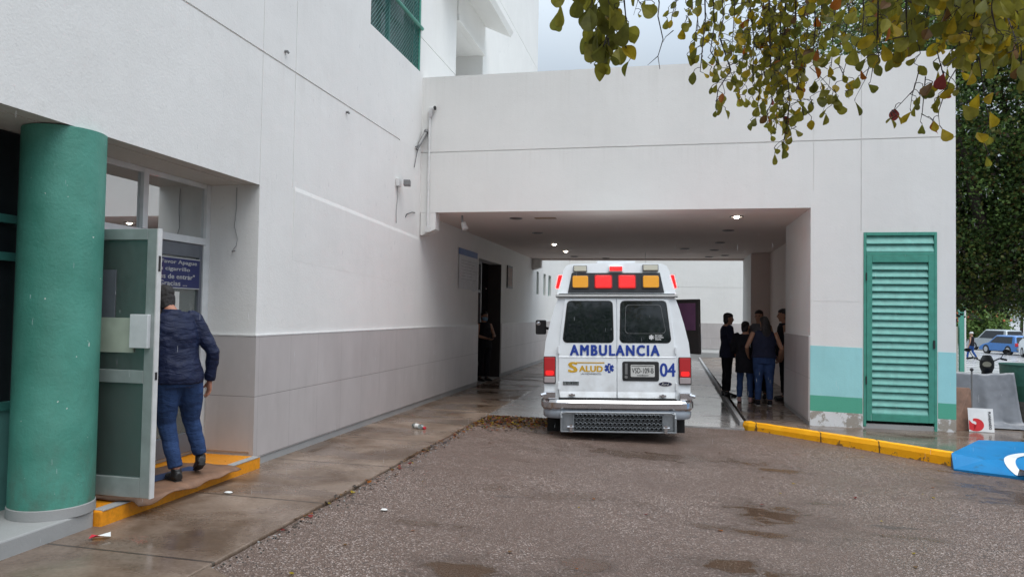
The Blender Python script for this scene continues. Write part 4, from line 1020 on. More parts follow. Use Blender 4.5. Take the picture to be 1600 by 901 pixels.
for a in (0, 60, 120):
    c_, s_ = math.cos(R(a)), math.sin(R(a)); q.obox((0, -.0015, 0), (.019*c_, 0, .019*s_), (0, .0015+.0003*a/60, 0), (-.066*s_, 0, .066*c_))
o = A_('star_of_life', q, 'text_blue'); o.location = (-.105, yd(.975)-.0215, .972)
q = MB(); q.tube([(0, -.004, -.045), (0, -.004, .045)], .004, 6); q.tube([(0.01*math.sin(t*1.1), -.0045, -.04+.08*t/8) for t in range(9)], .003, 5); o = A_('star_staff', q, 'text_white'); o.location = (-.105, yd(.975)-.0215, .972)
bd = A_('model_badge', plate(rr2(-.745, -.52, .735, .792, .012), .026, .015, yd), 'chrome', bevel=.003)
put(text_mesh('E-450', .15, .036, 'text_black', bold=.03), 'lettering', -.62, .763, .0275)
q = MB(); q.loft([[V3((.658+.092*math.cos(t), yd(.76)-o_, .762+.032*math.sin(t))) for t in [2*math.pi*j/28 for j in range(28)]] for o_ in (.015, .026)], 'chrome'); q.loft([[V3((.658+.084*math.cos(t), yd(.76)-o_, .762+.027*math.sin(t))) for t in [2*math.pi*j/28 for j in range(28)]] for o_ in (.02, .0275)], 'oval_blue'); A_('oval_badge', q)
put(text_mesh('Ford', .10, .032, 'plate_white', shear=.35), 'lettering', .658, .762, .0285)
fr = A_('plate_recess', plate(rr2(.075, .575, .80, 1.068, .028), .030, .01, yd), 'black_plastic', bevel=.006)
pl = A_('number_plate', plate(rr2(.188, .515, .858, 1.022, .012), .036, .028, yd), 'plate_white', fr)
put(text_mesh('VSD-109-B', .295, .072, 'text_black', bold=.0), 'lettering', .352, .945, .0375)
q = MB(); q.box(.20, .50, yd(1.0)-.0368, yd(1.0)-.036, 1.002, 1.010); q.box(.27, .43, yd(.88)-.0368, yd(.88)-.036, .872, .882); q.box(.348, .352, yd(.88)-.037, yd(.88)-.0362, .865, .895); A_('plate_print', q, 'text_black', pl)
q = MB(); q.box(.11, .145, yd(.95)-.04, yd(.95)-.03, .89, 1.04); q.cyl((.125, yd(.86)-.03, .855), (.125, yd(.86)-.055, .855), .022, 12); A_('door_handle', q, 'lamp_grey', fr)
put(text_mesh('EN CASO', .10, .020, 'text_white', bold=.04), 'sticker_lettering', .575, 1.425, .0275); put(text_mesh('SALVAMOS', .12, .020, 'text_white', bold=.04), 'sticker_lettering', .58, 1.398, .0275); put(text_mesh('VIDAS', .085, .020, 'text_white', bold=.04), 'sticker_lettering', .565, 1.371, .0275)
q = MB()
for a in (0, 60, 120):
    c_, s_ = math.cos(R(a)), math.sin(R(a)); q.obox((0, -.001, 0), (.010*c_, 0, .010*s_), (0, .001+.0003*a/60, 0), (-.034*s_, 0, .034*c_))
o = A_('sticker_star', q, 'text_white'); o.location = (.475, yd(1.4)-.0275, 1.40)
# tail lights
for s in (-1, 1):
    a0, a1 = sorted((s*.842, s*1.012))
    t = A_('tail_light', plate(rr2(a0, a1, .755, 1.128, .014), .030, -.16, yd), 'dark_rubber', bevel=.008)
    A_('red_lens', plate(rr2(a0+.010, a1-.010, .855, 1.118, .012), .040, .0, yd), 'tail_red', t, bevel=.008)
    q = plate(rr2(a0+.03, a1-.03, .872, .935, .02), .0415, .03, yd); A_('lit_bulb', q, 'lens_red', t)
    A_('clear_lens', plate(rr2(a0+.010, a1-.010, .766, .852, .012), .040, .0, yd), 'tail_clear', t, bevel=.008)
# bumper
def bum(z0, z1, d, hw, y0=0., wrap=.42, m=None):
    q = MB(); prof = [(0, z0), (-d, z0+.25*(z1-z0)), (-d, z0+.75*(z1-z0)), (0, z1), (.08, z1), (.08, z0)]
    path = [(-hw, y0+wrap), (-hw, y0+.22), (-hw+.03, y0+.12), (-hw+.10, y0+.055)]+[(-hw+.2+(2*hw-.4)*i/6, y0+.03-.02*(1-(i/3-1)**2)) for i in range(7)]+[(hw-.10, y0+.055), (hw-.03, y0+.12), (hw, y0+.22), (hw, y0+wrap)]
    rings = []
    for i, (x, y) in enumerate(path):
        t = V3((path[min(i+1, len(path)-1)][0]-path[max(0, i-1)][0], path[min(i+1, len(path)-1)][1]-path[max(0, i-1)][1], 0)).normalized(); n = V3((-t.y, t.x, 0))
        rings.append([V3((x, y, z))+n*o_ for o_, z in prof])
    q.loft(rings, m); return q
A_('chrome_bumper', bum(.405, .545, .03, 1.015), 'chrome', smooth=True)
A_('bumper_valance', bum(.295, .403, .015, 1.0), 'bumper_grey', smooth=True)
q = MB(); q.box(-.80, .80, .05, .17, .5455, .562); A_('bumper_slot_shade', q, 'dark_rubber')  # dark strip stands in for the shaded slot below the doors
for s in (-1, 1):
    q = MB(); q.box(s*.93-.085, s*.93+.085, .09, .2, .552, .65); q.cyl((s*.97, .08, .62), (s*1.05, .06, .60), .022, 10); A_('bumper_bracket', q, 'chrome', bevel=.008)
# drop down step with gripping tread
q = MB()
for s in (-1, 1): q.prism([(s*.775, .10, .145), (s*.775, -.10, .135), (s*.775, -.10, .33), (s*.775, -.02, .392), (s*.775, .10, .392)], (-s*.03, 0, 0)); q.box(min(s*.60, s*.745), max(s*.60, s*.745), -.055, -.045, .15, .385)
q.tube([(-.76, -.08, .37), (-.70, -.09, .392), (.70, -.09, .392), (.76, -.08, .37)], .014, 8); q.box(-.77, .77, -.105, -.06, .128, .148); st = A_('rear_step', q, 'painted_steel_grey', bevel=.006)
q = MB(); q.box(-.595, .595, -.05, -.04, .15, .385); A_('tread_backing', q, 'dark_rubber', st)  # dark sheet in place of the shade inside the hex holes
q = MB(); pr, cols = .0285, 21
for r_ in range(4):
    for c_ in range(cols):
        cx = -.575+c_*(1.15/(cols-1))+(.014 if r_ % 2 else -.008); cz = .180+r_*.0565
        oo = [(cx+1.13*pr*math.cos(R(60*j+30)), cz+1.1*pr*math.sin(R(60*j+30))) for j in range(6)]; ii = [(cx+.70*pr*math.cos(R(60*j+30)), cz+.70*pr*math.sin(R(60*j+30))) for j in range(6)]
        for j in range(6):
            j2 = (j+1) % 6; q.quad((*[oo[j][0], -.058], oo[j][1]), (oo[j2][0], -.058, oo[j2][1]), (ii[j2][0], -.075, ii[j2][1]), (ii[j][0], -.075, ii[j][1])); q.quad((ii[j][0], -.075, ii[j][1]), (ii[j2][0], -.075, ii[j2][1]), (ii[j2][0], -.05, ii[j2][1]), (ii[j][0], -.05, ii[j][1]))
for x in (-.60, .60): q.box(x-.012, x+.012, -.08, -.05, .15, .385)
A_('tread_plate', q, 'tread_plate', st)
for s in (-1, 1):
    q = MB(); q.cyl((s*.60, -.10, .20), (s*.68, -.10, .20), .016, 8); q.box(s*.63-.02, s*.63+.02, -.115, -.07, .13, .235); A_('step_hinge', q, 'chrome', st)
# wheels
def wheel(x, y, r, w, dual=False):
    t = MB(); n = 28
    for cx in ([x-.13, x+.13] if dual else [x]):
        t.loft([[V3((cx+dx, y+rr_*math.cos(2*math.pi*j/n), r+rr_*math.sin(2*math.pi*j/n))) for j in range(n)] for dx, rr_ in ((-w/2, r*.62), (-w/2, r*.92), (-w*.36, r), (w*.36, r), (w/2, r*.92), (w/2, r*.62))])
    wh = A_('wheel', t, 'dark_rubber', smooth=True)
    q = MB(); q.tube([(x-w*.45, y, r), (x+w*.45, y, r)], [r*.61, r*.61], 24); A_('rim', q, 'lamp_grey', wh)
for s in (-1, 1): wheel(s*.72, 1.15, .375, .21, True); wheel(s*.82, 4.72, .375, .22)
for s in (-1, 1):
    q = MB(); q.box(s*.78-.19, s*.78+.19, .50, .515, .045, .50); A_('mud_flap', q, 'dark_rubber')
# wing mirror, open cab side door, side windows, windscreen
for s in (-1, 1):
    q = MB(); q.box(s*1.19-.10, s*1.19+.10, 3.72, 3.80, 1.33, 1.60); mr = A_('wing_mirror', q, 'black_plastic', bevel=.025)
    q = MB(); q.tube([(s*.97, 3.85, 1.42), (s*1.1, 3.80, 1.45)], .025, 8); A_('mirror_arm', q, 'black_plastic', mr)
    if s < 0: q = MB(); q.ball((-1.235, 3.715, 1.535), (.045, .02, .045), 12); A_('convex_mirror', q, 'chrome', mr, smooth=True)
hx, hy, an = 1.0, 4.25, R(40); dx, dy = math.sin(an), -math.cos(an)
def dp(u, z, o=0): return V3((hx+dx*u-dy*o, hy+dy*u+dx*o, z))
def dquad(u0, u1, z0, z1, o0, o1, t0=None, t1=None, tz=None):
    q = MB(); f = [(u0, z0), (u1, z0), (u1 if t1 is None else t1, z1), (u0 if t0 is None else t0, z1)]
    q.loft([[dp(u, z, o0) for u, z in f], [dp(u, z, o1) for u, z in f]]); return q
cd = A_('cab_door', dquad(.0, 1.06, .99, 1.99, 0, .06, .25, 1.05), 'dark_trim_and_reveal_shade', bevel=.015, label='opened dark trimmed cab door')
A_('window', dquad(.18, .98, 1.42, 1.92, -.004, .064, .30, .98), 'purple_trim', cd, bevel=.01)
A_('door_skin', dquad(.02, 1.05, 1.0, 1.36, .0605, .075, .04, 1.05), 'van_white_paint', cd)
for s in (-1, 1):
    for (y0, y1) in ((.55, 1.9), (2.05, 3.1)):
        q = MB(); q.loft([[V3((s*(w+.004), y, z)) for y, w, z in ((y0, .985, 1.34), (y1, .985, 1.34), (y1, .86, 1.80), (y0, .86, 1.80))], [V3((s*(w-.03), y, z)) for y, w, z in ((y0, .985, 1.34), (y1, .985, 1.34), (y1, .86, 1.80), (y0, .86, 1.80))]]); A_('side_window', q, 'car_dark_glass')
q = MB(); q.loft([[V3((x*w, y, z)) for x, w, y, z in ((-1, .70, 4.40, 1.70), (1, .70, 4.40, 1.70), (1, .85, 4.78, 1.30), (-1, .85, 4.78, 1.30))], [V3((x*w, y-.06, z-.02)) for x, w, y, z in ((-1, .70, 4.40, 1.70), (1, .70, 4.40, 1.70), (1, .85, 4.78, 1.30), (-1, .85, 4.78, 1.30))]]); A_('windscreen', q, 'car_dark_glass')
# ------------------------------------------------------------------ signs and fixtures on the walls
def rotz90(me):      # lettering facing -Y -> facing +X, reading along +Y
    me.transform(Matrix.Rotation(R(90), 4, 'Z')); return me
sg = thing('no_smoking_sign', 'navy sign with pale Spanish lettering about cigarettes on the dark closed glass door', 'sign', (SX+.03, 6.42, 1.985))
q = MB(); q.box(-.004, .006, -.43, .40, -.155, .155); obj('panel', q, 'sign_navy', sg, True)
q = MB()
for (a, b, c_, d) in ((-.43, .40, -.155, -.145), (-.43, .40, .145, .155)): q.box(-.005, .0075, a, b, c_, d)
obj('border', q, 'sign_letters', sg, True)
for i, (t, w) in enumerate((("Por Favor Apague", .72), ("su cigarrillo", .50), ("antes de entrar\"", .66), ("Gracias ...", .42))):
    place(rotz90(text_mesh(t, w, .050, 'sign_letters', bold=.018, spacing=1.05)), 'lettering', sg, (.0065, -.01, .103-.069*i))
q = MB(); q.box(SX+.024, SX+.028, 6.18, 6.52, 1.45, 1.80); n_ = tag(obj('paper_notice', q, 'paper'), 'small white paper notice taped to the closed glass door beneath the navy sign', 'notice')
for i, (t, w) in enumerate((('HORARIO', .2), ('de visita', .18))):
    o = place(rotz90(text_mesh(t, w, .028, 'text_black', bold=.02)), 'lettering', n_, (SX+.0285, 6.36, 1.60-.05*i))
q = MB(); q.box(-4.44, -4.085, DY-.014, DY-.007, 1.285, 1.555); tag(obj('door_notice', q, 'paper_cream'), 'blank cream notice sheet fixed on the open glass door leaf', 'notice')
pn = thing('wall_notice', 'big weathered pale notice sheet with blue top strip on wall beside passage doorway', 'notice', (WX+.012, 15.2, 2.55))
q = MB(); nn = 24
top = [(0, -.78+1.50*i/nn, .27) for i in range(nn+1)]; bot = [(0, -.78+1.50*i/nn, -.43+.03*mnoise.noise((i*.7, 2, 0))-(.035 if 16 < i < 22 else 0)) for i in range(nn+1)]
q.loft([top, bot], cap=False, closed=False); q.loft([[(.004, y, z) for x, y, z in top], [(.004+.01*mnoise.noise((i*.5, 8, 0)), y, z) for i, (x, y, z) in enumerate(bot)]], cap=False, closed=False); obj('sheet', q, 'paper_dull', pn, True)
q = MB(); q.box(.002, .009, -.80, .66, .272, .40); obj('blue_strip', q, 'paper_blue', pn, True)
q = MB()
for i in range(7): q.box(.0045, .0062, -.6, .55-.12*(i % 3), .16-.065*i, .17-.065*i)
obj('faded_print', q, 'faded_ink', pn, True)
sg = thing('doorway_sign', 'dark sign with orange letters in the window over the passage doorway', 'sign', (WX-.262, 16.62, 2.47))
q = MB(); q.box(-.004, .004, -.40, .40, -.27, .27); obj('panel', q, 'sign_navy', sg, True)
for t, w, h, z in (('UR', .34, .15, .02), ('URGENCIAS', .5, .06, -.14)): place(rotz90(text_mesh(t, w, h, 'flower_orange', bold=.04)), 'lettering', sg, (.0045, 0, z))
fb = thing('framed_board', 'small dark brown framed board on white passage wall past the doorway', 'board', (WX+.012, 19.24, 2.59))
q = MB(); q.box(-.01, .02, -.31, .31, -.30, .30); obj('frame', q, 'frame_brown', fb, True, bevel=.004); q = MB(); q.box(.0205, .024, -.26, .26, -.25, .25); obj('panel', q, 'wood_board', fb, True)
# bracket lamp with conduit on the left wall
fl = thing('wall_floodlight', 'small grey floodlight on the left white wall above its thin cable', 'lamp', (WX+.005, 10.95, 3.66))
q = MB(); q.box(0, .05, -.10, .02, -.06, .06); obj('bracket', q, 'pipe_white', fl, True, bevel=.006)
q = MB(); q.obox((.13, .06, .01), (.05, .015, 0), (-.02, .075, 0), (0, 0, .045)); obj('head', q, 'lamp_grey', fl, True, bevel=.008)
q = MB(); q.tube([(.01, -.05, -.05), (.008, -.02, -.2), (.008, -.07, -.45), (.008, -.06, -.64)], .006, 6); obj('cable', q, 'cable_grey', fl, True)
# camera mast, pipe and rag of cable at the inner corner
cp = thing('conduit_pipe', 'vertical white conduit pipe with capped top at corner of portico front', 'pipe', (-4.105, PY-.03, 3.0))
q = MB(); q.tube([(0, 0, .02), (.0, 0, 1.98)], .022, 10); obj('pipe', q, 'pipe_white', cp, True, smooth=True)
q = MB(); q.tube([(0, 0, 1.98), (0, -.01, 2.02), (.03, -.02, 2.12), (.09, -.03, 2.13)], [.03, .045, .048, .04], 10); q.box(-.05, .04, -.02, .03, .0, .10); obj('pipe_cap', q, 'pipe_white', cp, True, smooth=True)
q = MB(); q.cyl((.09, -.031, 2.13), (.112, -.034, 2.13), .036, 10); obj('opening', q, 'cable_black', cp, True)
q = MB(); q.tube([(-4.17, PY-.02, 4.72), (-4.19, PY-.10, 4.62), (-4.22, PY-.2, 4.48), (-4.23, PY-.3, 4.37)], [.03, .034, .03, .02], 8); q.tube([(-4.22, PY-.2, 4.5), (-4.235, PY-.28, 4.3), (-4.24, PY-.38, 4.05)], .008, 5); q.tube([(-4.2, PY-.05, 4.68), (-4.2, PY-.16, 4.5), (-4.23, PY-.36, 4.40)], .012, 6); q.ball((-4.165, PY-.015, 4.74), .045, 10)
tag(obj('cable_bundle', q, 'lamp_grey', smooth=True), 'frayed grey bundle of wires poking out at the inner wall corner', 'cable')
q = MB(); q.tube([(WX+.008, 11.75, 3.30), (WX+.03, 11.55, 3.28), (WX+.008, 11.35, 3.22), (WX+.012, 11.3, 3.17)], .007, 6)
tag(obj('loose_wire', q, 'cable_black', smooth=True), 'short loose wire end sticking out of white wall near floodlight', 'wire')
q = MB(); q.tube([(-4.52, CY-.008, 2.92), (-4.515, CY-.012, 2.7), (-4.53, CY-.015, 2.5), (-4.49, CY-.012, 2.38), (-4.50, CY-.02, 2.30), (-4.55, CY-.02, 2.24)], .0045, 6); q.tube([(-4.55, CY-.02, 2.24), (-4.50, CY-.03, 2.25)], .006, 5)
tag(obj('hanging_wire', q, 'cable_grey', smooth=True), 'thin wire dangling from soffit on the entrance side wall', 'wire')
sp = thing('spotlight', 'small pale spotlight hanging under portico soffit at its left end', 'lamp', (-3.62, 12.45, 3.338))
q = MB(); q.tube([(0, 0, 0), (0, 0, -.10)], .018, 8); q.tube([(0, 0, -.10), (.03, 0, -.16)], .022, 8); obj('stem', q, 'lamp_grey', sp, True)
q = MB(); q.tube([(.02, 0, -.13), (.07, -.02, -.25)], [.045, .055], 12); obj('head', q, 'pipe_white', sp, True, smooth=True)
q = MB(); q.tube([(-.70, 20.2, 3.335), (-.69, 20.21, 2.78)], .006, 5); tag(obj('pull_string', q, 'pipe_white'), 'thin pale string hanging from passage ceiling above the ambulance', 'string')
for i, (y, z) in enumerate(((7.42, 4.52), (9.02, 4.27))):
    q = MB(); q.tube([(WX-.01, y, z), (WX+.03, y, z), (WX+.04, y+.015, z-.02)], [.018, .016, .012], 8); tag(obj('pipe_stub', q, 'lamp_grey'), ('short metal pipe stub in the left wall above the groove', 'short metal pipe stub in left wall below the groove')[i], 'pipe stub')

# ------------------------------------------------------------------ entrance mat and litter
q = MB(); nn = 14
def cb(u, v):
    x = -4.72+.70*u; y = 5.02+1.40*v
    edge = max(0, u-.86)/.14; return (x+.02*mnoise.noise((v*4, u*3, 0)), y+.05*mnoise.noise((u*3, 9, v)), (.121)+.010*mnoise.noise((u*4, v*5, 2))+.012-edge*edge*.05*(.6+mnoise.noise((v*5, 1, 0))))
q.add([cb(i/nn, j/20) for j in range(21) for i in range(nn+1)], [(j*(nn+1)+i, j*(nn+1)+i+1, (j+1)*(nn+1)+i+1, (j+1)*(nn+1)+i) for j in range(20) for i in range(nn)])
cbm = thing('cardboard_mat', 'wet brown cardboard laid flat on the yellow entrance step', 'cardboard', (-4.4, 5.7, .12)); obj('sheet', q, 'cardboard', cbm, smooth='all').modifiers.new('s', 'SOLIDIFY').thickness = .006
q = MB(); q.add([(x, y, cb((x+4.72)/.70, (y-5.02)/1.40)[2]+.004) for (x, y) in ((-4.55, 5.1), (-4.38, 5.1), (-4.30, 6.2), (-4.46, 6.25))], [(0, 1, 2, 3)]); obj('blue_patch', q, 'mat_blue', cbm)
bt = thing('plastic_bottle', 'crushed clear plastic bottle with red cap lying on the sidewalk', 'bottle', (-3.43, 9.85, .004), R(-20))
q = MB(); q.tube([(-.12, 0, .033), (-.10, 0, .035), (-.02, 0, .028), (.05, 0, .034), (.08, 0, .018)], [.02, .034, .027, .032, .014], 12); obj('body', q, 'clear_plastic', bt, True, smooth=True)
q = MB(); q.tube([(.08, 0, .018), (.11, 0, .017)], .020, 10); obj('cap', q, 'litter_red', bt, True); q = MB(); q.tube([(-.06, 0, .0335), (.0, 0, .031)], [.0345, .031], 12); obj('wrapper', q, 'litter_white', bt, True)
lt = thing('sweet_wrapper', 'crumpled red and white wrapper on wet sidewalk near the column', 'litter', (-3.93, 4.53, .004), R(30))
q = MB(); q.add([(-.07, -.02, .01), (-.02, -.03, .03), (.0, .02, .012), (-.06, .03, .025)], [(0, 1, 2, 3)]); obj('red_part', q, 'litter_red', lt, True); q = MB(); q.add([(-.01, -.03, .03), (.07, -.02, .015), (.06, .03, .035), (.0, .025, .012)], [(0, 1, 2, 3)]); obj('white_part', q, 'litter_white', lt, True)
for (x, y, z, r, lab) in ((-3.83, 5.92, .003, .028, 'white paper scrap on sidewalk beside the yellow step'), (-2.33, 5.85, -.022, .022, 'white pebble like scrap on asphalt just off the sidewalk edge'), (-1.66, 3.93, -.035, .02, 'tiny white scrap on near asphalt at the bottom of the photo')):
    q = MB(); q.ball((0, 0, .008), (r*1.5, r, .010), 7, k=4); o = tag(obj('litter_scrap', q, 'litter_white', smooth=True), lab, 'litter'); o.location = (x, y, z)
# fallen leaves banked against the driveway edge
def leaf_shape(mb, c, d, n, L, W_, m, cup=.15, lobed=True):
    d = V3(d).normalized(); n = V3(n); n = (n-d*n.dot(d)).normalized(); s = d.cross(n)
    if lobed: P = [(0, 0), (.12, .10), (.38, .30), (.68, .50), (.90, .44), (1.0, .22), (.93, 0)]
    else: P = [(0, 0), (.10, .16), (.35, .40), (.62, .46), (.85, .30), (.97, .10), (1.0, 0)]
    Q = []
    for i in range(len(P)-1):
        p0, p1_, p2__, p3_ = P[max(i-1, 0)], P[i], P[i+1], P[min(i+2, len(P)-1)]
        Q.append(p1_)
        if L > .06: Q.append(tuple(max(0, (-p0[k]+9*p1_[k]+9*p2__[k]-p3_[k])/16) for k in (0, 1)))
    P = Q+[P[-1]]
    vs = []
    for sg_ in (-1, 1): vs.append([c+d*L*u+s*sg_*W_*w+n*cup*W_*(w*1.6)**1.3-n*.10*L*u*u for u, w in P])
    mid = [V3(c)+d*L*u-n*.10*L*u*u for u, w in P]
    for sg_ in (0, 1):
        row = vs[sg_]; k_ = len(P)
        for i in range(k_-1):
            if i == 0: mb.add([mid[0], row[1], mid[1]], [(0, 1, 2)], m)
            elif i == k_-2: mb.add([mid[i], row[i], mid[i+1]] if True else None, [(0, 1, 2)], m)
            else: mb.add([mid[i], row[i], row[i+1], mid[i+1]], [(0, 1, 2, 3)], m)
rnd = random.Random(3); q = MB()
LM = ['leaf_orange', 'leaf_brown', 'leaf_yellow', 'leaf_brown', 'leaf_red', 'bark', 'bark', 'bark', 'twig_bark', 'wood_board']
for i in range(5200):
    t = rnd.random()**1.1; x = EX+.05+t*1.75; yb_ = 11.48+(x-EX)/4*.42; y = yb_-abs(rnd.gauss(0, .50))*(1-.35*t)-.01
    if rnd.random() < .035: x, y = EX+.02+abs(rnd.gauss(0, .05)), rnd.uniform(5, 11.4)
    a_ = rnd.uniform(0, 6.28); L = rnd.uniform(.02, .055)
    leaf_shape(q, V3((x, y, za(x)+rnd.uniform(.004, .022))), (math.cos(a_), math.sin(a_), rnd.uniform(-.2, .3)), (rnd.uniform(-.5, .5), rnd.uniform(-.5, .5), 1), L, L*.9, rnd.choice(LM))
for i in range(40):
    x, y = rnd.uniform(-2.5, 3), rnd.uniform(3.8, 10.5); a_ = rnd.uniform(0, 6.28); L = rnd.uniform(.02, .05)
    leaf_shape(q, V3((x, y, za(x)+.01)), (math.cos(a_), math.sin(a_), .1), (rnd.uniform(-.3, .3), rnd.uniform(-.3, .3), 1), L, L*.8, rnd.choice(LM[:5]))
struct('fallen_leaves', q, kind='stuff')
# gravel crumbs along the broken asphalt edge
q = MB()
for i in range(500):
    x = EX+.03+abs(rnd.gauss(0, .10)); y = rnd.uniform(4.1, 11.3)
    if i < 250: x = EX+rnd.uniform(.0, 2.0); y = 11.35-abs(rnd.gauss(0, .3))
    r = rnd.uniform(.004, .010); q.ball((x, y, za(x)+.004), (r, r*rnd.uniform(.6, 1.2), r*.7), 6, rnd.choice(['bin_rust', 'text_black', 'concrete_base']), k=3)
struct('gravel', q, kind='stuff')

# ------------------------------------------------------------------ right side: tarp, board, poster, drum
tp = thing('tarpaulin', 'grey plastic sheet hung as a low screen beside the white pillar', 'tarpaulin', (4.9, 12.7, 0))
q = MB(); nu, nv = 40, 26
def tpos(u, v):       # u along, v down
    x = 4.16+1.12*u; y = 12.95+.08*u; z = .86-.02*u-.04*math.sin(u*3.1)
    fold = .05*math.sin(u*13+mnoise.noise((u*3, v*1.2, 0))*3)*v**.8+.05*mnoise.noise((u*3, v*1.3, 1))+.012*abs(mnoise.noise((u*9, v*7, 8)))
    out = .10*v+.55*max(0, v-.82)/.18*(.35+.65*u)
    return (x+.10*v*u+.75*u*max(0, v-.80)/.2, y-out-fold, max(z*(1-v/.86)+.012*mnoise.noise((u*9, v*9, 4)), .012+.02*abs(mnoise.noise((u*9, v*9, 2)))))
q.add([tpos(i/nu, j/nv) for j in range(nv+1) for i in range(nu+1)], [(j*(nu+1)+i, j*(nu+1)+i+1, (j+1)*(nu+1)+i+1, (j+1)*(nu+1)+i) for j in range(nv) for i in range(nu)])
obj('sheet', q, 'tarp_grey', tp, smooth='all').modifiers.new('s', 'SOLIDIFY').thickness = .006
q = MB(); q.box(4.2, 5.22, 13.08, 13.12, .74, .80); q.box(4.2, 4.24, 13.075, 13.125, 0, .81); q.box(5.18, 5.22, 13.075, 13.125, 0, .81); obj('rail', q, 'lamp_grey', tp)
po = thing('barrier_post', 'thin dark post with round black knob standing at the grey plastic sheet', 'post', (4.62, 12.86, 0))
q = MB(); q.cyl((0, 0, 0), (0, 0, .86), .014, 8); obj('pole', q, 'lamp_grey', po, True); q = MB(); q.ball((0, 0, .875), .028, 10); obj('knob', q, 'cable_black', po, True, smooth=True)
q = MB(); q.prism([(4.14, 12.18, .0), (4.43, 12.30, .0), (4.45, 12.42, .60), (4.43, 12.43, .625), (4.16, 12.33, .635)], (.004, .02, 0)); tag(obj('wood_board', q, 'wood_board', bevel=.006), 'brown wooden board leaning against the pillar beside the grey sheet', 'board')
ps = thing('poster', 'white poster with red hooked logo and vertical black lettering leaning on the grey sheet', 'poster', (4.50, 12.16, .006), R(-4), rot=(R(-12), 0, R(-4)))
q = MB(); q.box(-.165, .165, -.004, .004, 0, .345); obj('panel', q, 'poster_white', ps, True)
q = MB(); oo = []
for i in range(25): t = R(110-215*i/24); oo.append((-.07+.105*math.cos(t), -.0055, .10+.095*math.sin(t)))
ii = []
for i in range(25): t = R(110-215*i/24); ii.append((-.095+.032*math.cos(t), -.0055, .125+.030*math.sin(t)))
q.loft([oo, ii], cap=False, closed=False); q.add([(-.163, -.0055, .03), (-.10, -.0055, .004), (-.06, -.0055, .10), (-.12, -.0055, .125), (-.16, -.0055, .17)], [(0, 1, 2, 3, 4)]); obj('red_logo', q, 'poster_red', ps, True)
me = text_mesh('PLANEANDO', .26, .036, 'text_black', bold=.03); me.transform(Matrix.Rotation(R(90), 4, 'Y')); place(me, 'lettering', ps, (.115, -.005, .17))
dr = thing('steel_drum', 'big green steel drum with rusty lower band at the right edge', 'drum', (5.70, 13.42, .0))
def dring(z, r): return [(r*math.cos(2*math.pi*i/32), r*math.sin(2*math.pi*i/32), z) for i in range(32)]
for nm, zs, m in (('lower_band', (.0, .12, .24, .38), 'bin_rust'), ('middle_band', (.382, .5, .62), 'bin_green_dark'), ('upper_band', (.622, .75, .93), 'bin_green')):
    q = MB(); q.loft([dring(z, .40+.05*z) for z in zs], cap=False); obj(nm, q, m, dr, True, smooth=True)
q = MB(); q.loft([dring(.93, .452), dring(.955, .458), dring(.955, .435), dring(.90, .42)], cap=False); q.loft([dring(.38, .425), dring(.395, .428)], cap=False); q.add(dring(.3, .42), [tuple(range(32))]); obj('rim', q, 'gate_green_dark', dr, True, smooth=True)
# motorcycle behind the screen
mc = thing('motorcycle', 'dark motorcycle with blue tank parked behind the grey plastic sheet', 'motorcycle', (7.55, 20.1, zp(8, 20)-.02), R(160))
def wring(y, r, w=.06, n=24):
    q = MB(); q.loft([[V3((dx, y+rr_*math.cos(2*math.pi*j/n), r+rr_*math.sin(2*math.pi*j/n))) for j in range(n)] for dx, rr_ in ((-w, r*.70), (-w, r*.93), (0, r), (w, r*.93), (w, r*.70), (-w, r*.70))], cap=False); return q
for y in (-.65, .65): 
    wh = obj('wheel', wring(y, .30), 'dark_rubber', mc, True, smooth=True); q = MB(); q.cyl((-.05, y, .30), (.05, y, .30), .05, 10)
    for a in range(5): q.tube([(0, y, .30), (0, y+.21*math.cos(a*1.257), .30+.21*math.sin(a*1.257))], .014, 5)
    obj('spokes', q, 'chrome', wh, True)
q = MB(); q.tube([(0, .35, .78), (0, .20, .86), (0, -.02, .82), (0, -.12, .74)], [(.10, .07), (.145, .11), (.13, .10), (.08, .05)], 12); obj('tank', q, 'car_blue', mc, True, smooth=True)
q = MB(); q.tube([(0, -.08, .78), (0, -.35, .77), (0, -.70, .84)], [(.12, .05), (.14, .05), (.10, .04)], 10); obj('seat', q, 'leather_black', mc, True, smooth=True)
q = MB(); q.box(-.13, .13, -.18, .28, .30, .66); q.tube([(0.15, 0, .35), (.17, -.5, .34), (.17, -.8, .42)], [.03, .05, .05], 8); obj('engine', q, 'lamp_grey', mc, True, bevel=.04)
for s in (-1, 1): q = MB(); q.tube([(s*.09, .65, .30), (s*.09, .45, .92)], .022, 8); obj('fork', q, 'black_plastic', mc, True)
q = MB(); q.tube([(-.40, .36, 1.04), (-.25, .42, 1.07), (-.10, .46, .99), (.10, .46, .99), (.25, .42, 1.07), (.40, .36, 1.04)], .016, 8); hb_ = obj('handlebar', q, 'black_plastic', mc, True, smooth=True)
for s in (-1, 1):
    q = MB(); q.tube([(s*.40, .36, 1.04), (s*.28, .41, 1.067)], .024, 8); obj('grip', q, 'dark_rubber', hb_, True)
    q = MB(); q.tube([(s*.27, .42, 1.07), (s*.36, .40, 1.22)], .008, 6); q.ball((s*.39, .40, 1.25), (.075, .02, .045), 10); obj('mirror', q, 'black_plastic', hb_, True, smooth=True)
q = MB(); q.tube([(0, .52, .72), (0, .60, .86), (0, .58, 1.0), (0, .50, 1.13)], [(.10, .05), (.15, .09), (.15, .09), (.09, .03)], 14); fa = obj('fairing', q, 'black_plastic', mc, True, smooth=True)
q = MB(); q.ball((0, .665, .93), (.09, .03, .07), 12); obj('headlight', q, 'lens_clear', fa, True, smooth=True)
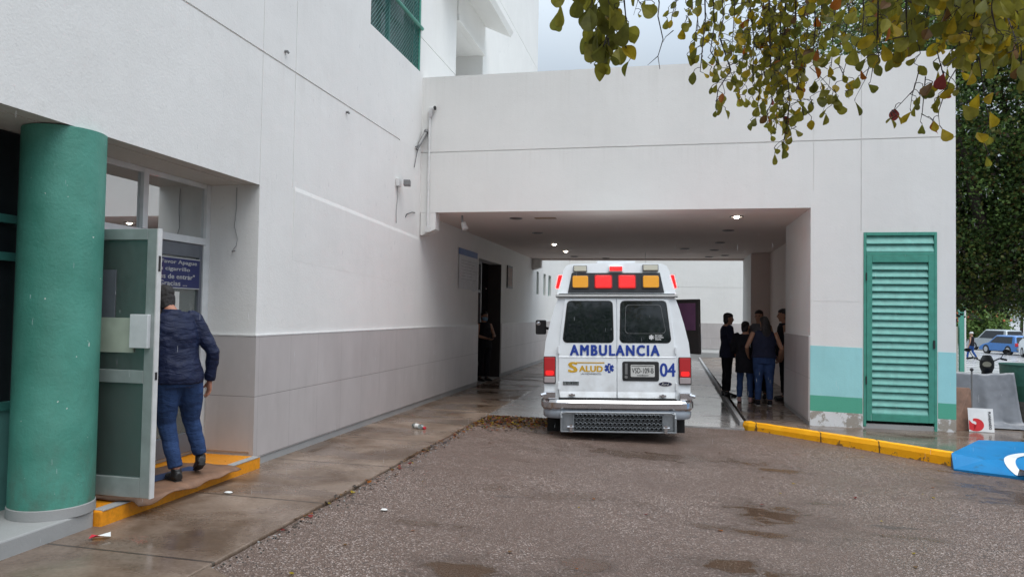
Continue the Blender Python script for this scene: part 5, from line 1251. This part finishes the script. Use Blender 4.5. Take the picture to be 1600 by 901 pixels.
q = MB(); q.tube([(0, .95, .50), (0, .80, .61), (0, .60, .63), (0, .42, .55)], [(.07, .01), (.08, .02), (.08, .02), (.06, .01)], 8); obj('mudguard', q, 'car_blue', mc, True, smooth=True)

# ------------------------------------------------------------------ gate and parked vehicles far right
def zc(y): return zp(0, y)-.02
q = MB(); q.box(8.5, 12.25, 35.6, 35.85, -1., 1.36); tag(obj('boundary_wall', q, 'beige_wall', bevel=.02), 'low beige boundary wall left of the green gate post', 'wall')
for i, (x, y, lab) in enumerate(((12.42, 35.6, 'light green gate post at the end of the beige wall'), (14.15, 31.6, 'dark green gate post at the right edge of the photo'))):
    p_ = thing('gate_post', lab, 'gate post', (x, y, zc(y)))
    q = MB(); q.box(-.12, .05, -.10, .10, 0, 2.75); obj('post', q, 'gate_green' if i == 0 else 'gate_green_dark', p_, True, bevel=.01)
    q = MB(); q.box(.055, .12 if i == 0 else .35, -.095, .095, 0, 2.7); obj('edge_panel', q, 'pipe_white' if i == 0 else 'gate_green', p_, True)
    q = MB(); q.box(-.15, .15, -.13, .13, 2.752, 2.84); obj('cap', q, 'gate_green', p_, True)
def car(name, label, cat, loc, rz, L, W_, Ht, paint, kind='suv', group=None):
    c = thing(name, label, cat, loc, rz, group)
    hw = W_/2; z0 = .22; belt = Ht*.56
    prof = {'suv': [(-L/2, .45), (-L/2, belt), (-L/2+.12, belt+.05), (-L/2+.30, Ht-.06), (-L/2+.55, Ht), (.25, Ht), (.95, belt+.06), (L/2-.45, belt-.08), (L/2-.05, belt-.28), (L/2, .45)],
            'van': [(-L/2, .40), (-L/2, belt), (-L/2+.05, belt+.1), (-L/2+.16, Ht-.05), (-L/2+.35, Ht), (L/2-1.6, Ht), (L/2-.85, belt+.05), (L/2-.2, belt-.15), (L/2, belt-.35), (L/2, .40)]}[kind]
    lev = lambda z: hw if z <= belt else hw*(1-.22*(z-belt)/(Ht-belt))
    q = MB(); poly = [(y, max(z0, z-.2)) if z < .5 else (y, z) for y, z in prof]
    q.loft([[V3((-lev(z), y, z)) for y, z in poly], [V3((-lev(z)*.6, y, z+(.02 if z > belt else 0))) for y, z in poly], [V3((lev(z)*.6, y, z+(.02 if z > belt else 0))) for y, z in poly], [V3((lev(z), y, z)) for y, z in poly]]); obj('body', q, paint, c, True, bevel=.06, smooth=True)
    rear = -L/2+(.13 if kind == 'suv' else .06)
    q = MB(); q.prism([(-hw*.82, rear-.03, belt+.06), (hw*.82, rear-.03, belt+.06), (hw*.72, rear+.13, Ht-.10), (-hw*.72, rear+.13, Ht-.10)], (0, .08, 0)); obj('rear_window', q, 'car_dark_glass', c, True)
    for s in (-1, 1):
        q = MB(); f0, f1 = (-L/2+.45, .75) if kind == 'suv' else (L/2-2.2, L/2-1.0)
        q.loft([[V3((s*(lev(z)+.006), y, z)) for y, z in ((f0, belt+.05), (f1, belt+.05), (f1-.55, Ht-.10), (f0+.1, Ht-.10))], [V3((s*(lev(z)-.05), y, z)) for y, z in ((f0, belt+.05), (f1, belt+.05), (f1-.55, Ht-.10), (f0+.1, Ht-.10))]]); obj('side_window', q, 'car_dark_glass', c, True)
        q = MB(); q.box(min(s*hw*.80, s*hw*1.004), max(s*hw*.80, s*hw*1.004), -L/2-.012, -L/2+.14, belt-.16, belt+.10); obj('tail_light', q, 'car_lamp_red', c, True, bevel=.02)
        for y in (-L/2+.85, L/2-.85):
            q = MB(); q.tube([(s*(hw-.20), y, .34), (s*(hw+.01), y, .34)], [.34, .34], 20); wh = obj('wheel', q, 'dark_rubber', c, True); q = MB(); q.tube([(s*(hw-.05), y, .34), (s*(hw+.02), y, .34)], [.20, .20], 16); obj('rim', q, 'brushed_aluminium', wh, True)
    q = MB(); q.box(-hw*.96, hw*.96, -L/2-.06, -L/2+.2, .36, .56); obj('bumper', q, 'lamp_grey' if kind == 'suv' else paint, c, True, bevel=.03)
    return c
sv = car('parked_car', 'silver off roader with spare wheel on its tailgate parked beyond the gate', 'car', (26.4, 68.5, zc(60)), R(22), 4.3, 1.80, 1.75, 'car_silver')
q = MB(); q.tube([(.18, -2.14, 1.02), (.18, -2.36, 1.02)], [.34, .34], 24); obj('spare_wheel', q, 'bumper_grey', sv, True, smooth=True)
car('parked_car', 'blue car behind the white van beyond the gate', 'car', (24.5, 61.5, zc(60)), R(15), 4.0, 1.68, 1.42, 'car_blue')
car('parked_van', 'white van parked by the dark green gate post', 'van', (24.6, 56.0, zc(60)), R(-8), 4.8, 1.9, 2.2, 'car_white', 'van')
for i, (x, y, m, lab) in enumerate(((30, 79, 'car_white', 'pale car far off behind the silver off roader'),)): car('parked_car', lab, 'car', (x, y, zc(60)), R(60), 4.2, 1.7, 1.45, m)

# ------------------------------------------------------------------ trees
def leafcloud(mb, blobs, n, size, rnd, mats, wts, inner=.55):
    tot = sum(b[1][0]*b[1][1]*b[1][2] for b in blobs)
    for (c, r) in blobs:
        k = int(n*r[0]*r[1]*r[2]/tot)
        for _ in range(k):
            while True:
                p = V3((rnd.uniform(-1, 1), rnd.uniform(-1, 1), rnd.uniform(-1, 1)))
                if inner < p.length < 1: break
            if mnoise.noise((p*2.6+V3(c)*.7)) < -.20: continue
            q = V3(c)+V3((p.x*r[0], p.y*r[1], p.z*r[2])); s = size*rnd.uniform(.6, 1.3)
            m = rnd.choices(mats, wts)[0]
            for _q in range(3):
                o = V3((rnd.gauss(0, s), rnd.gauss(0, s), rnd.gauss(0, s)))
                d = V3((rnd.uniform(-1, 1), rnd.uniform(-1, 1), rnd.uniform(-.9, .5))).normalized(); nn_ = V3((rnd.uniform(-1, 1), rnd.uniform(-1, 1), rnd.uniform(-.2, 1))); e = d.cross(nn_).normalized()*s*.42
                mb.add([q+o, q+o+d*s*.5+e, q+o+d*s, q+o+d*s*.5-e], [(0, 1, 2, 3)], m)
def branchy(mb, p, d, L, r, depth, rnd, spread=.6):
    pts = [V3(p)]; dd = V3(d).normalized()
    for i in range(4):
        dd = (dd+V3((rnd.gauss(0, .13), rnd.gauss(0, .13), rnd.gauss(0, .08)))).normalized(); pts.append(pts[-1]+dd*L/4)
    mb.tube(pts, [r*(1-.12*i) for i in range(5)], 8 if depth > 1 else 5)
    if depth > 0:
        for k_ in range(3): branchy(mb, pts[rnd.choice((2, 3, 4))], dd+V3((rnd.gauss(0, spread), rnd.gauss(0, spread), rnd.gauss(.1, spread*.6))), L*.72, r*.5, depth-1, rnd, spread)
rnd = random.Random(11)
t = thing('tree', 'big dense dark green tree with heavy low limbs behind the pillar on the right', 'tree', (8.3, 18.6, zc(18.6)))
q = MB(); q.tube([(8.4, 18.6, -.4), (8.35, 18.6, .3), (8.2, 18.5, 1.2), (7.9, 18.4, 2.2)], [.48, .36, .32, .30], 12)
for (pts, r) in (([(7.95, 18.4, 2.0), (7.2, 17.9, 2.7), (6.5, 17.5, 3.6), (6.1, 17.4, 5.2)], .20), ([(7.9, 18.4, 2.2), (7.9, 18.6, 3.6), (7.5, 18.5, 5.5)], .2), ([(8.0, 18.3, 1.9), (8.8, 18, 2.9), (9.6, 17.8, 4.2)], .2), ([(7.7, 18.3, 2.3), (6.6, 18.3, 2.2), (5.9, 18.0, 2.15), (5.2, 17.6, 1.9)], .13)):
    q.tube(pts, [r*(1-.2*i) for i in range(len(pts))], 9); branchy(q, pts[-1], V3(pts[-1])-V3(pts[-2]), 1.6, r*.45, 2, rnd)
obj('trunk', q, 'bark', t, smooth=True)
q = MB()
leafcloud(q, [((7.0, 17.6, 6.8), (2.7, 2.2, 2.4)), ((9.4, 18, 6.2), (2.6, 2.6, 2.6)), ((6.2, 17.8, 4.6), (1.6, 1.7, 1.6)), ((8.3, 17.0, 4.2), (1.8, 1.5, 1.4)), ((6.1, 18.2, 8.4), (2.4, 2.2, 1.9)), ((8.5, 18.5, 9.3), (2.6, 2.4, 1.9)), ((4.3, 18.8, 8.0), (2.0, 1.8, 1.7)), ((9.8, 17.5, 4.0), (1.6, 1.6, 1.3))], 46000, .072, rnd, ['foliage_dark', 'foliage_mid', 'foliage_olive', 'foliage_bright', 'leaf_brown'], [32, 32, 20, 12, 4], .3)
leafcloud(q, [((6.0, 17.9, 3.0), (1.0, 1.3, 1.0)), ((7.3, 17.6, 2.9), (1.1, 1.2, 1.0)), ((8.6, 17.4, 2.7), (1.1, 1.1, .9)), ((9.6, 17.6, 2.5), (1.0, 1.1, .7)), ((7.4, 18.6, 2.35), (2.2, .9, .55))], 15000, .068, rnd, ['foliage_dark', 'foliage_mid', 'foliage_olive', 'bark'], [46, 20, 24, 10], .1)
leafcloud(q, [((7.2, 18.0, 6.0), (2.4, 1.8, 2.8)), ((9.2, 18.3, 5.8), (2.2, 2.0, 2.6)), ((6.4, 18.1, 4.0), (1.2, 1.3, 1.6)), ((8.4, 17.6, 3.6), (2.0, 1.3, 1.3)), ((6.2, 18.4, 8.0), (2.0, 1.6, 1.5))], 4500, .11, rnd, ['foliage_dark', 'bark'], [80, 20], .0)
leafcloud(q, [((6.6, 19.6, 3.4), (1.8, .8, 1.7)), ((8.8, 19.8, 3.4), (2.2, .8, 1.5)), ((7.4, 19.9, 5.2), (2.6, .8, 1.6))], 5000, .15, rnd, ['foliage_dark', 'bark'], [70, 30], .0)
obj('crown', q, None, t)
# pale shrubs and trees beyond the gate
for (x, y, h, r, lab, mw) in ((29.5, 86, 6.0, 4.2, 'light green bushy tree beyond the parked silver off roader', [10, 30, 10, 50]), (38, 92, 9., 5.5, 'dark hazy tree far behind the white van', [40, 40, 20, 0]), (29.2, 79, 3.6, 2.0, 'shrub with orange flowers beyond the gate', [10, 30, 10, 50])):
    t = thing('tree' if h > 4 else 'shrub', lab, 'tree' if h > 4 else 'shrub', (x, y, zc(60)))
    q = MB(); q.tube([(0, 0, -.3), (.1, 0, h*.3), (0, .1, h*.6)], [.2, .15, .08], 8)
    branchy(q, (0, 0, h*.35), (.4, 0, 1), h*.35, .08, 1, rnd); obj('trunk', q, 'bark', t, True)
    q = MB(); leafcloud(q, [((0, 0, h*.62), (r, r, h*.42)), ((r*.6, 0, h*.45), (r*.6, r*.6, h*.3)), ((-r*.6, .3, h*.48), (r*.6, r*.6, h*.32))], 2600, .26, rnd, ['foliage_dark', 'foliage_mid', 'foliage_olive', 'foliage_bright'], mw, .3)
    obj('crown', q, None, t, True)
    if h < 4:
        q = MB()
        for i in range(60): p_ = V3((rnd.gauss(0, r*.5), rnd.gauss(0, r*.5), h*.8+rnd.gauss(0, .4))); q.ball(p_, .12, 6, k=4)
        obj('blossom', q, 'flower_orange', t, True)
# overhanging tree with big lobed yellowing leaves; trunk stands right of the camera
OT = thing('tree', 'overhanging tree with drooping twigs of large lobed olive and yellow leaves close above', 'tree', (5.6, 1.2, -.2))
def at(px, py, dist):    # point of the crown, metres from the eye
    d = CAMR @ V3(((px-800)/1150, -(py-450.5)/1150, -1)); return V3((0, 0, EYE))+d.normalized()*dist
wood, leaves = MB(), MB()
wood.tube([(5.6, 1.2, -.3), (5.6, 1.25, .4), (5.45, 1.4, 1.8), (5.2, 1.8, 3.0)], [.34, .24, .2, .18], 12)
limbs = [[(5.2, 1.8, 3.0), (4.2, 2.6, 3.6), (3.0, 3.3, 3.9), (1.9, 3.7, 4.05), (.9, 3.9, 4.0), (-.1, 3.8, 3.85), (-.9, 3.5, 3.6)], [(5.2, 1.8, 3.0), (4.6, 2.8, 3.6), (3.6, 3.9, 4.0), (2.4, 4.4, 4.2), (1.4, 4.6, 4.2)], [(3.0, 3.3, 3.9), (2.2, 3.0, 4.0), (1.2, 3.0, 4.0), (.2, 3.0, 3.8)], [(5.3, 1.6, 2.5), (6.3, 2.4, 3.8), (7.0, 3.6, 4.8)], [(5.2, 1.8, 3.0), (4.9, .2, 4.2), (4.2, -1.6, 5.2)]]
for i, L in enumerate(limbs): wood.tube(L, [max(.018, .11*(1-.17*j)) for j in range(len(L))], 8)
lr = random.Random(29)
LMAT = ['leaf_olive', 'leaf_olive_dark', 'leaf_yellow', 'leaf_orange', 'leaf_red', 'leaf_brown']
def hang(p, size, wts, up=None):
    a_ = lr.uniform(0, 6.28); tl = lr.uniform(.15, .95)
    d = V3((math.cos(a_)*tl, math.sin(a_)*tl, -1+lr.uniform(-.1, .55))); n_ = V3((lr.uniform(-1, 1), -1+lr.uniform(-.5, .8), lr.uniform(-.6, .7)))
    s = size*lr.choice((lr.uniform(.6, .85), lr.uniform(.8, 1.15), lr.uniform(.9, 1.1)))
    st = p+V3((lr.gauss(0, .012), lr.gauss(0, .012), -.012)); wood.tube([p, st], .0016, 4)
    leaf_shape(leaves, st, d, n_, s, s*lr.uniform(.55, .85), lr.choices(LMAT, wts)[0], lr.uniform(.08, .55), lr.random() < .7)
def twig(pts, dist, per, size, wts=(52, 24, 14, 4, 2, 6), tail=True, jit=9, r=.0035, whorl=1):
    """drooping twig through picture points at a given distance from the eye; per = leaves per 10 px"""
    P = [at(x, y, dist+.12*math.sin(i*2+dist*5)) for i, (x, y) in enumerate(pts)]
    wood.tube(P, [r*(1.2-.7*i/(len(P)-1)) for i in range(len(P))], 5)
    if pts[0][1] < -30:          # carry the twig on up to the limb it grows from
        best = min((lerp(L[k_], L[k_+1], t_/6) for L in limbs[:3] for k_ in range(len(L)-1) for t_ in range(7)), key=lambda q_: (q_-P[0]).length)
        mid = lerp(P[0], best, .55)+V3((lr.gauss(0, .05), lr.gauss(0, .05), .06)); wood.tube([best, mid, P[0]], [r*2., r*1.6, r*1.2], 5)
        for _ in range(int((best-P[0]).length*13)):
            t_ = lr.random(); hang(lerp(P[0], best, t_)+V3((lr.gauss(0, .05), lr.gauss(0, .05), .05+lr.gauss(0, .03))), size, wts)
    for i in range(len(P)-1):
        seg = (V3(P[i+1])-V3(P[i])); npx = math.hypot(pts[i+1][0]-pts[i][0], pts[i+1][1]-pts[i][1]); m = npx/10*per
        for _ in range(int(m)+(lr.random() < m % 1)):
            p0 = P[i]+seg*lr.random(); sc = jit*dist/1150
            p = p0+V3((lr.gauss(0, sc), lr.gauss(0, sc*1.6), -abs(lr.gauss(0, sc*.5))))
            wood.tube([p0, lerp(p0, p, .5)+V3((0, 0, .004)), p], .0014, 4); hang(p, size, wts)
    if tail: hang(P[-1], size, wts)
OL = (50, 40, 5, 2, .5, 3); YE = (56, 18, 21, 2, .4, 2); MX = (52, 22, 16, 4, 1.5, 5)
big = .105; med = .072; sm = .042
twig([(885, -60), (880, -8), (874, 4)], 3.3, .5, .10, OL, jit=6)
for pts, n_, s_ in (([(925, -70), (925, 0), (930, 45), (938, 78)], 1.8, .108), ([(945, -70), (950, 0), (958, 30), (966, 58)], 1.4, .10), ([(970, -70), (975, 0), (978, 30), (980, 52)], 1.0, .095)): twig(pts, 3.2+lr.uniform(-.1, .15), n_, s_, OL, jit=11)
twig([(950, 50), (944, 70), (932, 96)], 3.2, .2, .05, OL, jit=3); twig([(966, 58), (978, 74), (985, 92)], 3.2, .1, .085, (30, 40, 15, 5, 0, 10), jit=3); twig([(950, 60), (952, 82)], 3.2, .6, .05, (10, 20, 10, 10, 30, 20), jit=3)
twig([(1018, -60), (1030, 5), (1028, 26), (1036, 62), (1028, 88), (1031, 108)], 3.8, .0, .03, tail=False, r=.0032); twig([(1052, 48), (1040, 58), (1036, 66)], 3.8, .2, .04, tail=False, r=.002); twig([(1028, 88), (1012, 102)], 3.8, 0, .03, tail=False, r=.0018); twig([(1000, -40), (996, 4), (990, 24)], 3.8, .2, .035, tail=False, r=.0018); twig([(1000, 4), (1012, 13)], 3.8, .8, .03, r=.0016)
for pts in ([(1060, -60), (1056, 5), (1050, 24)], [(1078, -60), (1082, 10), (1068, 40)], [(1100, -60), (1102, 30), (1096, 90), (1094, 112)], [(1088, -60), (1090, 30), (1086, 60)], [(1112, -60), (1116, 40), (1110, 80), (1124, 104)], [(1126, -60), (1130, 30), (1122, 66)]): twig(pts, 3.9+lr.uniform(-.2, .3), 1.1, .054, YE, jit=8)
for pts in ([(1140, -50), (1148, 10), (1144, 70)], [(1125, 60), (1142, 110), (1122, 140), (1118, 168)], [(1180, -50), (1170, 30), (1160, 95), (1155, 150)], [(1165, -50), (1178, 60), (1176, 130)], [(1190, -50), (1196, 60), (1188, 130), (1182, 182)], [(1210, -50), (1212, 70), (1214, 150), (1213, 200)],
            [(1228, -50), (1226, 70), (1234, 160), (1224, 224)], [(1245, -50), (1242, 60), (1248, 140), (1256, 180)], [(1262, -50), (1262, 50), (1256, 110)], [(1200, -50), (1204, 90), (1206, 160), (1198, 176)], [(1222, -50), (1218, 100), (1226, 190)]): twig(pts, 4.0+lr.uniform(-.3, .4), 2.3, .052, YE, jit=11)
for pts in ([(1280, -50), (1284, 20), (1278, 70)], [(1300, -50), (1304, 30), (1300, 66)], [(1318, -50), (1326, 20), (1320, 60)], [(1345, -50), (1350, 20), (1346, 60)], [(1270, -50), (1274, 40), (1270, 90)]): twig(pts, 3.8+lr.uniform(-.3, .5), 1.5, .062, MX, jit=12)
for pts, n_ in (([(1265, 105), (1282, 120), (1300, 140), (1310, 150)], .9), ([(1300, 90), (1296, 130), (1290, 152)], .8), ([(1310, 100), (1322, 126), (1330, 140)], 1.3), ([(1286, 134), (1291, 160), (1285, 176)], .25), ([(1291, 158), (1300, 164)], .5)): twig(pts, 3.7, n_, .060, MX, jit=6, r=.0016)
twig([(1325, 88), (1316, 120)], 3.7, 0, .05, tail=False, r=.0018); twig([(1358, 104), (1352, 124), (1336, 154)], 3.7, .0, .072, OL, r=.002); twig([(1364, 104), (1360, 128)], 3.7, .5, .06, MX, r=.002)
for pts in ([(1372, -50), (1372, 20), (1370, 70), (1374, 96)], [(1400, -50), (1402, 30), (1398, 62)], [(1424, -50), (1430, 40), (1438, 84)], [(1390, -50), (1384, 30), (1386, 44)], [(1455, -50), (1452, 10), (1440, 52)], [(1415, -50), (1416, 24), (1418, 66)], [(1480, -50), (1478, 10), (1474, 34)]): twig(pts, 3.4+lr.uniform(-.2, .4), 1.55, .070, YE, jit=13)
for pts, n_ in (([(1436, 110), (1428, 140), (1400, 170), (1392, 176)], .3), ([(1394, 172), (1402, 180)], .2), ([(1430, 130), (1425, 150), (1422, 170)], .7), ([(1446, 120), (1441, 176), (1438, 190)], .5), ([(1440, 178), (1454, 186)], .5), ([(1464, 80), (1472, 110), (1490, 125), (1496, 136)], .6), ([(1470, 100), (1478, 140), (1466, 150)], .8), ([(1478, 140), (1466, 176), (1468, 196)], .45)): twig(pts, 3.4, n_, .058, (40, 34, 12, 3, 6, 5), jit=4, r=.0018)
twig([(1494, 90), (1476, 104), (1470, 96)], 3.2, 0, .05, tail=False, r=.002); twig([(1494, 108), (1484, 124), (1478, 142)], 3.2, 0, .05, tail=False, r=.002)
for i in range(15):
    x = 1492+i*8.5; twig([(x, -50), (x+lr.uniform(-8, 8), 20), (x+lr.uniform(-12, 12), 40+lr.uniform(0, 52))], 3.4+lr.uniform(-.2, .6), 1.4, .070, YE, jit=14)
for pts in ([(1530, 90), (1538, 150), (1547, 168)], [(1541, 168), (1545, 185), (1540, 205)], [(1538, 225), (1545, 240)], [(1522, 140), (1528, 142)], [(1500, 165), (1502, 160)], [(1595, 70), (1598, 120)]): twig(pts, 3.4, .3, .062, (40, 20, 26, 4, 1, 9), jit=5, r=.002)
# the rest of the crown, above and beside the frame
for i in range(70):
    L = limbs[lr.choice((0, 1, 2, 3, 3, 4, 4))]; k_ = lr.randrange(len(L)-1); p = lerp(L[k_], L[k_+1], lr.random()); e = p+V3((lr.gauss(0, .25), lr.gauss(0, .25), -lr.uniform(.1, .4)))
    px = (CAMR.transposed() @ (e-V3((0, 0, EYE))))
    if px.z < 0 and -px.y/px.z*1150*1 > -1e9 and 450.5-px.y/-px.z*1150 > -70 and abs(px.x/-px.z*1150) < 860: continue
    wood.tube([p, lerp(p, e, .5)+V3((0, 0, .03)), e], .004, 4)
    for _ in range(14): hang(lerp(p, e, lr.random())+V3((lr.gauss(0, .06), lr.gauss(0, .06), lr.gauss(0, .04))), .09, YE)
obj('branches', wood, 'twig_bark', OT); obj('leaves', leaves, None, OT, smooth='all')
# falling rain: slender drops
q = MB(); rr_ = random.Random(5)
for i in range(1300):
    dist = rr_.uniform(4.5, 14); ang = rr_.uniform(-.52, .95); x = -math.sin(ang)*dist; y = math.cos(ang)*dist
    if x < WX+.15 or y > PY-.2: continue
    z = rr_.uniform(-.0, 1.65+dist*.48); L = rr_.uniform(.02, .05); tilt = rr_.gauss(.02, .03)
    q.tube([(x, y, z), (x+tilt*L*.3, y, z-L*.4), (x+tilt*L, y, z-L)], [.0002, .0005, .0004], 4)
struct('rain', q, 'rain_water', kind='stuff')
# unseen dark tree added behind the viewer for reflections in the van's rear windows
t = thing('tree', 'broad dark unseen tree added behind the viewer to fill the van window reflections', 'tree', (2, -24, -.3))
q = MB(); q.tube([(2, -24, -.4), (2.1, -24, 1.5), (2, -24, 3.2)], [.4, .3, .25], 10); branchy(q, (2, -24, 3), (.2, 0, 1), 3, .15, 2, rnd); obj('trunk', q, 'bark', t)
q = MB(); leafcloud(q, [((-1, -24, 3.4), (5, 2.5, 2.4)), ((5, -24, 3.7), (5, 2.5, 2.3)), ((2, -25, 2.2), (7, 1.5, 1.6))], 5000, .30, rnd, ['foliage_dark', 'foliage_mid'], [60, 40], .2); obj('crown', q, None, t)

# ------------------------------------------------------------------ light
w = bpy.data.worlds.new('World'); SC.world = w; w.use_nodes = True; nt = w.node_tree
bg = nt.nodes['Background']; sky = nd(nt, 'ShaderNodeTexSky', sky_type='NISHITA'); sky.sun_disc = False
SUN_EL, SUN_AZ = 66, 140
sky.sun_elevation = R(SUN_EL); sky.sun_rotation = R(SUN_AZ); sky.air_density = 1.; sky.dust_density = 6.; sky.ozone_density = 1.5
g_ = nd(nt, 'ShaderNodeTexCoord'); cl = noise(nt, g_.outputs['Generated'], 2.2, 5, .55, .4)
cloud = ramp(nt, cl, [(.30, (4.0, 5.0, 6.6)), (.68, (4.6, 5.5, 6.7))])
# an overcast sky is about three times as bright overhead as near the horizon
el = sepxyz(nt, g_.outputs['Generated'])[2]
grad = ramp(nt, el, [(0., .25), (.28, .25), (.60, .72), (1., 1.)])
k_ = mixc(nt, 1., cloud, grad, 'MULTIPLY')
lk(nt, mixc(nt, .85, sky.outputs[0], mixc(nt, 1., k_, (4.1, 3.85, 3.45), 'MULTIPLY')), bg.inputs['Color']); bg.inputs['Strength'].default_value = .115
sd = bpy.data.lights.new('sun', 'SUN'); sd.energy = 1.45; sd.angle = R(40); sd.color = (1., .94, .87)
so = bpy.data.objects.new('sun', sd); COL.objects.link(so)
so.rotation_euler = (R(90-SUN_EL), 0, R(180-SUN_AZ))
SC.view_settings.view_transform = 'Standard'; SC.view_settings.look = 'None'; SC.view_settings.exposure = 0.05; SC.view_settings.gamma = 1
SC.view_settings.use_curve_mapping = False
SC.cycles.max_bounces = 10; SC.cycles.transparent_max_bounces = 12; SC.cycles.use_denoising = True; SC.cycles.sample_clamp_indirect = 8
